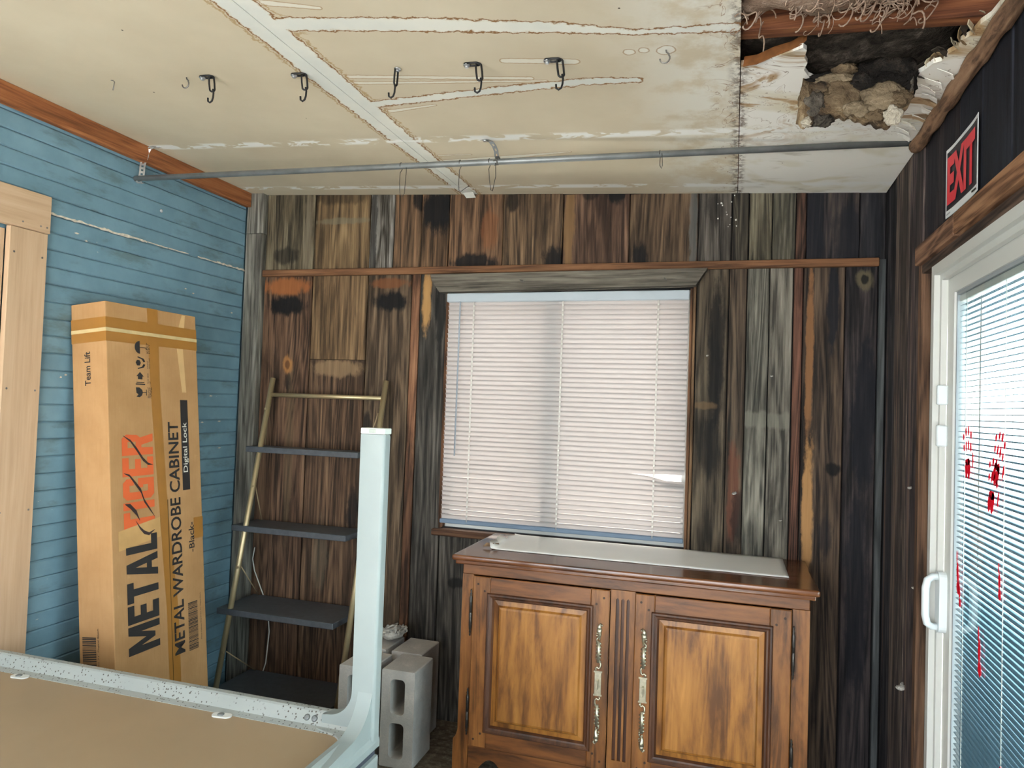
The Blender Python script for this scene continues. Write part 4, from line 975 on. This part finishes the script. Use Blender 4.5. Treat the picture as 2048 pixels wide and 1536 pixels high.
ico([[(.020, .024), (.020, .006), (.010, -.008), (.002, -.010), (-.002, -.010), (-.012, -.006), (-.020, .006), (-.018, .022), (-.008, .012), (-.002, .022)], [(-.0015, -.010), (.0015, -.010), (.0015, -.028), (-.0015, -.028)], [(-.012, -.028), (.012, -.028), (.012, -.031), (-.012, -.031)]], 1.494, -.160)

# ------------------------------------------------------------------ gold ladder shelf
ls = thing('ladder_shelf', 'gold tube ladder shelf with charcoal boards leaning on the plank wall', 'shelf', (-1.95, 2.81, 0))
ly = lambda z: (3.14 - .21 * (1.586 - z)) - 2.81
lx0, lx1 = -2.272 + 1.95, -1.630 + 1.95
for x, dx in ((lx0, .012), (lx1, .014)):
    MB().tube([(x - .006, ly(0), 0), (x + dx, ly(1.60), 1.60)], .0135, 14).build('leg', M['gold'], ls)
MB().tube([(lx0 + .012, ly(1.515), 1.515), (lx1 + .012, ly(1.515), 1.515)], .0105, 12).build('crossbar', M['gold'], ls)
for z in (.105, .487, .870, 1.252):
    yb = 3.168 - 2.81; yf = ly(z) - .020
    MB().box(-2.337 + 1.95, -1.705 + 1.95, yf, yb, z - .028, z, .0025).build('shelf_board', M['shelf'], ls)
    zt = z + .19
    MB().tube([(lx0 + .014, ly(zt) + .006, zt), (-2.30 + 1.95, yb - .012, z + .002)], .0028, 6).build('brace_rod', M['rope'], ls)
    MB().lathe([(.006, 0), (.006, .006)], (lx0 + .012, ly(zt) - .0135, zt), (0, -1, 0), 8).build('bolt', M['gold'], ls)
    MB().tube([(lx1 - .008, ly(zt) + .006, zt), (-1.72 + 1.95, yb - .012, z + .002)], .0028, 6).build('brace_rod', M['rope'], ls)
tag(MB().tube([(-2.355, 3.184, .72), (-2.365, 3.184, .66), (-2.35, 3.184, .60), (-2.32, 3.184, .54), (-2.285, 3.184, .47), (-2.258, 3.184, .40), (-2.245, 3.184, .30), (-2.258, 3.184, .14), (-2.30, 3.184, .01)], .003, 7).build('white_cable', M['cable']), 'thin white cable dangling behind the ladder shelf', 'cable')

# ------------------------------------------------------------------ concrete blocks
s = NT('concrete block', .92, .2); o = s.obj(); n = s.noise(o, 9, 6, .65); n2 = s.noise(o, 110, 4, .7)
s.bump(n2, .5, .004); s.color(s.mix(s.mr(n2, .35, .75), s.ramp(n, [(.3, srgb(158, 154, 150)), (.7, srgb(196, 190, 182))]), srgb(172, 168, 164))); CONC = s.m
def block(x, y, rz, label):
    w, d, h = .147, .190, .395
    H = [rrect(.040, .105, .037, .180, .018), rrect(.040, .105, .215, .358, .018)]
    b = MB().prism([(0.004, 0), (w - .004, 0), (w, .004), (w, h - .004), (w - .004, h), (.004, h), (0, h - .004), (0, .004)], d, ((0, 0, 0), (1, 0, 0), (0, 0, 1), (0, 1, 0)), H)
    tag(b.build('concrete_block', CONC, None, (x, y, 0), (0, 0, rz)), label, 'block', 'concrete blocks stood on end')
block(-1.362, 2.716, .02, 'hollow grey concrete block standing on end, front right of the four')
block(-1.548, 2.692, -.01, 'hollow grey concrete block standing on end, front left beside the ladder shelf')
block(-1.424, 2.925, .0, 'hollow grey concrete block standing on end, rear right against the wall')
block(-1.60, 2.925, .0, 'hollow grey concrete block standing on end, rear left under the white tuft')
def tuft(name, loc, R, n, label, mat):
    b = MB()
    for k in range(n):
        a, e = random.uniform(0, 6.28), random.uniform(.1, 1.4); c = Vector((math.cos(a) * math.cos(e), math.sin(a) * math.cos(e), math.sin(e) * .55)) * R * random.uniform(.3, 1); r = R * .3
        b.tube([c + Vector((r * math.cos(t * 1.3 + a), r * math.sin(t * 1.1 + a * 2), r * .5 * math.sin(t * 1.7 + a))) for t in range(6)], R * random.uniform(.04, .10), 5)
    bmesh.ops.create_uvsphere(b.bm, u_segments=14, v_segments=8, radius=R * .75, matrix=Matrix.Diagonal((1, 1, .5, 1)))
    b.displace(R * .25, 3 / R * .25); return tag(b.build(name, mat, None, loc), label, 'insulation')
WOOL = insul_mat('white glass wool', K(150, 146, 140), K(190, 186, 178), K(216, 212, 204))
tuft('wool_tuft', (-1.475, 3.02, .432), .062, 60, 'white tuft of insulation wool on the rear concrete blocks', WOOL)
for i, (x, y, z, r, lb) in enumerate(((XR - .006, 2.70, 1.27, .010, 'small white fluff stuck on the plank left of the sliding door'), (XR - .010, 2.76, .585, .022, 'larger white fluff low on the planks beside the sliding door'),
    (-.112, 3.192, 1.745, .007, 'tiny white fluff on the plank right of the blind'), (.153, 3.192, 1.662, .007, 'tiny white fluff on the grey plank'), (.012, 3.19, 1.16, .012, 'white scrap stuck on the plank near the blind corner'), (.20, 3.192, 1.06, .006, 'speck of white fluff low on the grey plank'), (XR - .006, 2.62, .955, .009, 'white fluff beside the door handle'))):
    tuft('fluff', (x, y, z), r, 9, lb, WOOL)

# ------------------------------------------------------------------ wooden sideboard
CW = dict(cross=14, long=2.2, rough=.42, spec=.5, bump=.06, blotch=.34, rings=.2, grain=.12)
W_v = wood('stained maple upright', K(128, 80, 38), K(78, 46, 20), K(156, 104, 52), axis=2, **CW)
W_h = wood('stained maple rail', K(114, 68, 32), K(68, 39, 18), K(142, 90, 44), axis=0, **CW)
W_p = wood('stained maple panel', K(150, 98, 42), K(100, 60, 26), K(180, 124, 58), axis=2, **CW)
W_m = wood('dark moulding', K(76, 45, 27), K(48, 28, 17), K(98, 62, 37), axis=2, **CW)
CWT = dict(CW); CWT['rough'] = .16; CWT['spec'] = .7
W_t = wood('polished dark top', K(104, 62, 36), K(64, 38, 24), K(134, 86, 52), axis=0, **CWT)
cb = thing('sideboard', 'carved brown wooden sideboard with two panelled doors under the window', 'cabinet', (-.37, 2.695, 0))
ox = .37; X0, X1 = -1.013 + ox, .272 + ox; DEP = .485
b = MB(); b.box(X0 + .006, X0 + .030, .012, DEP, .10, .872); b.box(X1 - .030, X1 - .006, .012, DEP, .10, .872); b.box(X0 + .02, X1 - .02, DEP - .012, DEP, .10, .872); b.box(X0 + .02, X1 - .02, .03, DEP, .14, .16); b.build('carcass', W_v, cb)
# top with rounded moulded edge
b = MB(); TX0, TX1, TY0, TY1 = -1.048 + ox, .300 + ox, -.042, .492
b.box(TX0, TX1, TY0, TY1, .884, .906, .009, 3); b.box(TX0 + .012, TX1 - .012, TY0 + .014, TY1 - .002, .868, .886, .005, 2); b.build('top', W_t, cb)
# face frame
MB().box(X0, X1, 0, .024, .826, .870, .003).build('top_rail', W_h, cb)
b = MB()
def foot(x0, x1, sgn):
    """corner upright with a foot flaring outwards"""
    if sgn < 0: return [(x0 - .018, 0), (x1, 0), (x1, .826), (x0, .826), (x0, .215), (x0 - .006, .19), (x0 - .018, .175)]
    return [(x0, 0), (x1 + .018, 0), (x1 + .018, .175), (x1 + .006, .19), (x1, .215), (x1, .826), (x0, .826)]
FXZ = ((0, 0, 0), (1, 0, 0), (0, 0, 1), (0, 1, 0))
MB().prism(foot(X0, -.966 + ox, -1), .024, FXZ).build('corner_upright', W_v, cb)
MB().prism(foot(.216 + ox, X1, 1), .024, FXZ).build('corner_upright', W_v, cb)
# fluted centre stile with three real grooves
xs0, xs1 = -.419 + ox, -.329 + ox; g = [(-.400 + ox, -.388 + ox), (-.380 + ox, -.368 + ox), (-.360 + ox, -.348 + ox)]
holes = [[(a, .20), (c, .20), (c, .79), ((a + c) / 2, .797), (a, .79)] for a, c in g]
MB().prism([(xs0, .158), (xs1, .158), (xs1, .826), (xs0, .826)], .008, FXZ, holes).build('fluted_stile', W_v, cb)
MB().box(xs0, xs1, .010, .024, .158, .826).build('stile_back', W_m, cb)
# scalloped apron
ap = [(X0 + .05, .0), (X0 + .055, .06), (X0 + .075, .075)] + [(X0 + .09 + .10 * t, .075 + .040 * math.sin(math.pi * t)) for t in [i / 8 for i in range(9)]] + [(X0 + .22, .085), (-.37 + ox - .06, .062), (-.37 + ox, .045), (-.37 + ox + .06, .062), (X1 - .22, .085)] + [(X1 - .19 + .10 * t, .075 + .040 * math.sin(math.pi * t)) for t in [i / 8 for i in range(9)]] + [(X1 - .075, .075), (X1 - .055, .06), (X1 - .05, .0), (X1 - .045, .0), (X1 - .045, .157), (X0 + .045, .157), (X0 + .045, .0)]
MB().prism(ap, .022, FXZ).build('apron', W_h, cb)
BR = plain('antique brass', (.52, .48, .36), .36, .85, .5, .3, 60)
HB = plain('dark hinge steel', (.06, .055, .05), .35, .8)
PEG = plain('dark peg', (.045, .022, .012), .6)
def pull(par, x, y, zc_, mirror):
    b = MB(); sg = -1 if mirror else 1; yo = y - .004
    b.box(x - .0125, x + .0125, y - .004, y, zc_ - .044, zc_ + .044, .001); b.box(x - .0155, x + .0155, y - .005, y, zc_ + .040, zc_ + .046); b.box(x - .0155, x + .0155, y - .005, y, zc_ - .046, zc_ - .040)
    b.tube([(x, y - .004, zc_ + .012), (x, y - .018, zc_ + .012)], .004, 8); b.box(x - .0025, x + .0025, y - .026, y - .016, zc_ - .018, zc_ + .018, .001)
    for d in (1, -1):
        f = lambda u, v: (x + sg * d * u, yo, zc_ + d * v)
        b.tube([f(-.006, .048), f(-.010, .054), f(-.004, .060), f(.002, .055), f(.008, .060), f(.009, .074), f(.003, .082)], .0035, 7)      # scroll
        b.tube([f(0, .078), f(.0, .155)], .0062, 8)
        for k in range(6):                                                                                                      # twisted rope
            zz = .080 + .013 * k; b.tube([f(.009, zz), f(.0, zz + .007), f(-.009, zz + .013)], .0036, 6)
        b.tube([f(-.008, .150), f(-.008, .163), f(-.003, .172), f(.003, .168), f(.002, .160)], .003, 6)
        b.tube([f(.0, .165), f(.003, .180), f(.0, .190), f(.001, .202)], [.004, .006, .009, .010], 8)
        b.tube([f(.001, .200), f(.0, .212), f(.004, .220)], [.010, .006, .003], 8)
        b.tube([f(.0, .214), f(.006, .222), f(.011, .217), f(.009, .211)], .0026, 6)
        for k in range(3): b.tube([f(-.006 + .002 * k, .175 + .008 * k), f(-.011 + .001 * k, .178 + .008 * k)], .0024, 6)
    b.build('pull', BR, par, label='ornate antique brass pull plate')
def cab_door(x0, x1, hinge_left):
    z0, z1 = .162, .824; sw = .072; yf = -.012
    root = MB()
    root.prism([(x0, z0), (x1, z0), (x1, z1), (x0, z1)], .020, ((0, yf + .004, 0), (1, 0, 0), (0, 0, 1), (0, 1, 0)), [[(x0 + sw, z0 + sw), (x1 - sw, z0 + sw), (x1 - sw, z1 - sw), (x0 + sw, z1 - sw)]])
    root = root.build('door', W_v, cb)
    for a in (x0, x1 - sw): MB().box(a, a + sw, yf, .010, z0, z1, .003).build('door_stile', W_v, root)
    for a, c in ((z0, z0 + sw), (z1 - sw, z1)): MB().box(x0 + sw, x1 - sw, yf + .0008, .012, a, c, .002).build('door_rail', W_h, root)
    a0, a1, c0, c1 = x0 + sw, x1 - sw, z0 + sw, z1 - sw
    # stepped moulding ring (mitred)
    b = MB(); prof = [(-.012, yf), (-.008, yf - .006), (-.002, yf - .006), (.004, yf - .001), (.010, yf), (.016, yf + .010)]
    rings = [[b.bm.verts.new(v) for v in ((a0 + d, y, c0 + d), (a1 - d, y, c0 + d), (a1 - d, y, c1 - d), (a0 + d, y, c1 - d))] for d, y in prof]
    for p, q in zip(rings, rings[1:]):
        for k in range(4): b.bm.faces.new((p[k], p[(k + 1) % 4], q[(k + 1) % 4], q[k]))
    b.build('moulding', W_m, root)
    # raised and fielded panel
    b = MB(); prof = [(.012, yf + .012), (.034, yf + .008), (.040, yf - .001), (.048, yf - .004), (.052, yf - .004)]
    rings = [[b.bm.verts.new(v) for v in ((a0 + d, y, c0 + d), (a1 - d, y, c0 + d), (a1 - d, y, c1 - d), (a0 + d, y, c1 - d))] for d, y in prof]
    for p, q in zip(rings, rings[1:]):
        for k in range(4): b.bm.faces.new((p[k], p[(k + 1) % 4], q[(k + 1) % 4], q[k]))
    b.bm.faces.new(rings[-1]); b.build('raised_panel', W_p, root)
    for px, pz in ((x0 + .022, z1 - .03), (x0 + .05, z1 - .055), (x1 - .022, z1 - .03), (x1 - .05, z1 - .055), (x0 + .022, z0 + .03), (x0 + .05, z0 + .055), (x1 - .022, z0 + .03), (x1 - .05, z0 + .055)):
        MB().lathe([(.0045, 0), (.0045, .0015)], (px, yf, pz), (0, -1, 0), 8).build('peg', PEG, root)
    hx = x0 - .006 if hinge_left else x1 + .006
    for zc_ in (.68, .295):
        MB().lathe([(.001, -.092), (.004, -.086), (.002, -.080), (.005, -.074), (.003, -.068), (.0058, -.060), (.0058, -.002), (.0048, 0), (.0058, .002), (.0058, .060), (.003, .068), (.005, .074), (.002, .080), (.004, .086), (.001, .092)], (hx, yf - .003, zc_), (0, 0, 1), 10).build('hinge', HB, root)
    pull(root, x1 - .036 if hinge_left else x0 + .036, yf, .478, not hinge_left)
cab_door(-.964 + ox, -.421 + ox, True); cab_door(-.327 + ox, .213 + ox, False)
# paper runner with a torn, curled left end
b = MB(); nx, ny = 60, 10; G = {}
for i in range(nx + 1):
    for j in range(ny + 1):
        u, v = i / nx, j / ny; x = -.955 + 1.165 * u; y = 2.812 + (3.178 - 2.812) * v
        if i == 0: x += random.uniform(-.012, .02)
        if j in (0, ny): y += .0005 * math.sin(i * .7)
        lift = .0015 + (.022 * max(0, 1 - u / .03) ** 1.5 * (.3 + abs(math.sin(j * 2.1))) if v < .7 else .004 * max(0, 1 - u / .03)) + .0003 * math.sin(u * 40 + v * 5)
        G[i, j] = b.bm.verts.new((x, y, .9075 + max(0, lift)))
for i in range(nx):
    for j in range(ny): b.bm.faces.new((G[i, j], G[i + 1, j], G[i + 1, j + 1], G[i, j + 1])).smooth = True
ex_ = bmesh.ops.extrude_face_region(b.bm, geom=b.bm.faces[:]); bmesh.ops.translate(b.bm, verts=[g_ for g_ in ex_['geom'] if isinstance(g_, bmesh.types.BMVert)], vec=(0, 0, -.0008))
tag(b.build('paper_runner', plain('white paper', (.90, .89, .86), .38, var=.03, scale=4)), 'white paper sheet with torn left end lying on the sideboard', 'paper')
tag(MB().ribbon([(-.965, 2.83, .914), (-.955, 2.85, .926), (-.94, 2.87, .922), (-.945, 2.89, .912)], (.03, .01, .0), .0012).displace(.004, 40).build('paper_scrap', plain('brown torn paper', K(132, 106, 82), .8)), 'curled brown paper scrap at the torn end of the white sheet', 'paper')

# ------------------------------------------------------------------ white framed unit with tan board and upright post
WH = None
s = NT('speckled white enamel', .38, .5); o = s.obj(); n = s.noise(o, 5, 4)
c = s.ramp(n, [(.3, (.33, .36, .35)), (.7, (.38, .41, .40))])
sp = s.voro(o, 95); sel = s.noise(o, 7, 4, .6)
c = s.mix(s.math('MULTIPLY', s.mr(sp, .30, .17), s.mr(sel, .38, .50)), c, srgb(78, 72, 64))
s.color(c); SPK = s.m
WHT = plain('white enamel', (.29, .335, .33), .40, spec=.4, var=.06, scale=6)
TANM = plain('tan hardboard', srgb(164, 142, 114), .5, spec=.4, var=.07, scale=2.5)
un = thing('framed_unit', 'white metal framed unit with a tan board top and upright corner post', 'frame unit', (-.94, 1.875, 0))
UX0 = -2.43 + .94; UY0 = -1.30                      # local extents, corner at the origin
MB().box(UX0, 0, UY0, 0, 0, .497, .010, 2).build('lower_body', WHT, un)
MB().box(UX0 + .01, -.010, UY0 + .01, -.008, .495, .520).build('gasket', plain('dark gasket', (.05, .06, .08), .5), un, label='dark gasket strip')
# back rail: lip and sloping inner face
prof = [(0, .522), (0, .594), (-.004, .600), (-.022, .600), (-.028, .596), (-.048, .566), (-.072, .562), (-.072, .545), (-.02, .522)]
b = MB(); A = [b.bm.verts.new((UX0, y, z)) for y, z in prof]; Bq = [b.bm.verts.new((-.05, y, z)) for y, z in prof]
for k in range(len(prof)): b.bm.faces.new((A[k], A[(k + 1) % len(prof)], Bq[(k + 1) % len(prof)], Bq[k]))
b.bm.faces.new(A[::-1]); b.bm.faces.new(Bq); b.build('back_rail', SPK, un)
# side rail running towards the viewer
prof = [(0, .520), (0, .538), (-.004, .548), (-.030, .580), (-.040, .585), (-.056, .583), (-.066, .562), (-.066, .545), (-.03, .520)]
b = MB(); A = [b.bm.verts.new((x, UY0, z)) for x, z in prof]; Bq = [b.bm.verts.new((x, 0, z)) for x, z in prof]
for k in range(len(prof)): b.bm.faces.new((A[k], A[(k + 1) % len(prof)], Bq[(k + 1) % len(prof)], Bq[k]))
b.bm.faces.new(A[::-1]); b.bm.faces.new(Bq); b.build('side_rail', WHT, un)
MB().box(UX0 + .005, -.055, UY0, -.060, .540, .5605).build('board', TANM, un, label='tan hardboard panel')
# rounded inner corner web
cr = .07; web = [(-.05, -.060), (-.05, -.060 - cr - .03)] + [(-.05 - .012 - cr + cr * math.cos(math.radians(a)), -.072 - cr + cr * math.sin(math.radians(a))) for a in range(0, 91, 6)] + [(-.05 - cr - .05, -.060)]
MB().prism(web, .006, ((0, 0, .5605), (1, 0, 0), (0, 1, 0), (0, 0, 1))).build('corner_web', SPK, un)
# post, flaring into both rails
ph = 1.423
post = [(0, .545), (0, ph - .018), (-.076, ph - .018), (-.072, .72)] + [(-.072 - .075 + .075 * math.cos(math.radians(a)), .676 - .075 * math.sin(math.radians(a)) ) for a in range(0, 91, 6)] + [(-.165, .598), (-.165, .56), (-.06, .545)]
b = MB(); b.prism(post, .040, ((0, -.042, 0), (1, 0, 0), (0, 0, 1), (0, 1, 0)))
bmesh.ops.bevel(b.bm, geom=[e for e in b.bm.edges if e.verts[0].co.x > -.001 and e.verts[1].co.x > -.001 and abs(e.verts[0].co.z - e.verts[1].co.z) > .3], offset=.009, segments=3, affect='EDGES', profile=.6)
b.build('post', WHT, un, smooth=.7)
fil = [(-.040, .70), (-.040, .545), (-.28, .545), (-.28, .575)] + [(-.040 - .115 + .115 * math.cos(math.radians(a)), .700 - .115 * math.sin(math.radians(a))) for a in range(90, -1, -6)]
MB().prism([(y, z) for y, z in fil], .044, ((-.052, 0, 0), (0, 1, 0), (0, 0, 1), (1, 0, 0))).build('corner_fillet', WHT, un, smooth=.7)
MB().box(-.0765, .0, -.044, .0, ph - .017, ph, .002).build('end_cap', plain('cream end cap', (.70, .74, .70), .5, var=.03), un)
MB().box(-.049, -.028, -.047, -.043, ph - .014, ph - .003, .001).build('cap_latch', plain('grey-green latch', (.42, .46, .42), .5), un)
for x in (-1.262, -.472):
    t = MB().prism(rrect(-.030, .030, -.014, .014, .0135, 5), .004, ((x, -.084, .5608), (1, .12, 0), (-.12, 1, 0), (0, 0, 1))).build('clip', plain('white clip', (.72, .74, .72), .4), un)
    MB().lathe([(.010, 0), (.010, .002), (.006, .004)], (x - .004, -.084, .5648), (0, 0, 1), 10).build('rivet', M['galv'], t)
for x in (-.215, -.190):
    MB().lathe([(.0095, 0), (.0085, .003), (.005, .0045)], (x, -.0385, .5805), (0, -.82, .57), 12).build('screw', M['galv'], un)
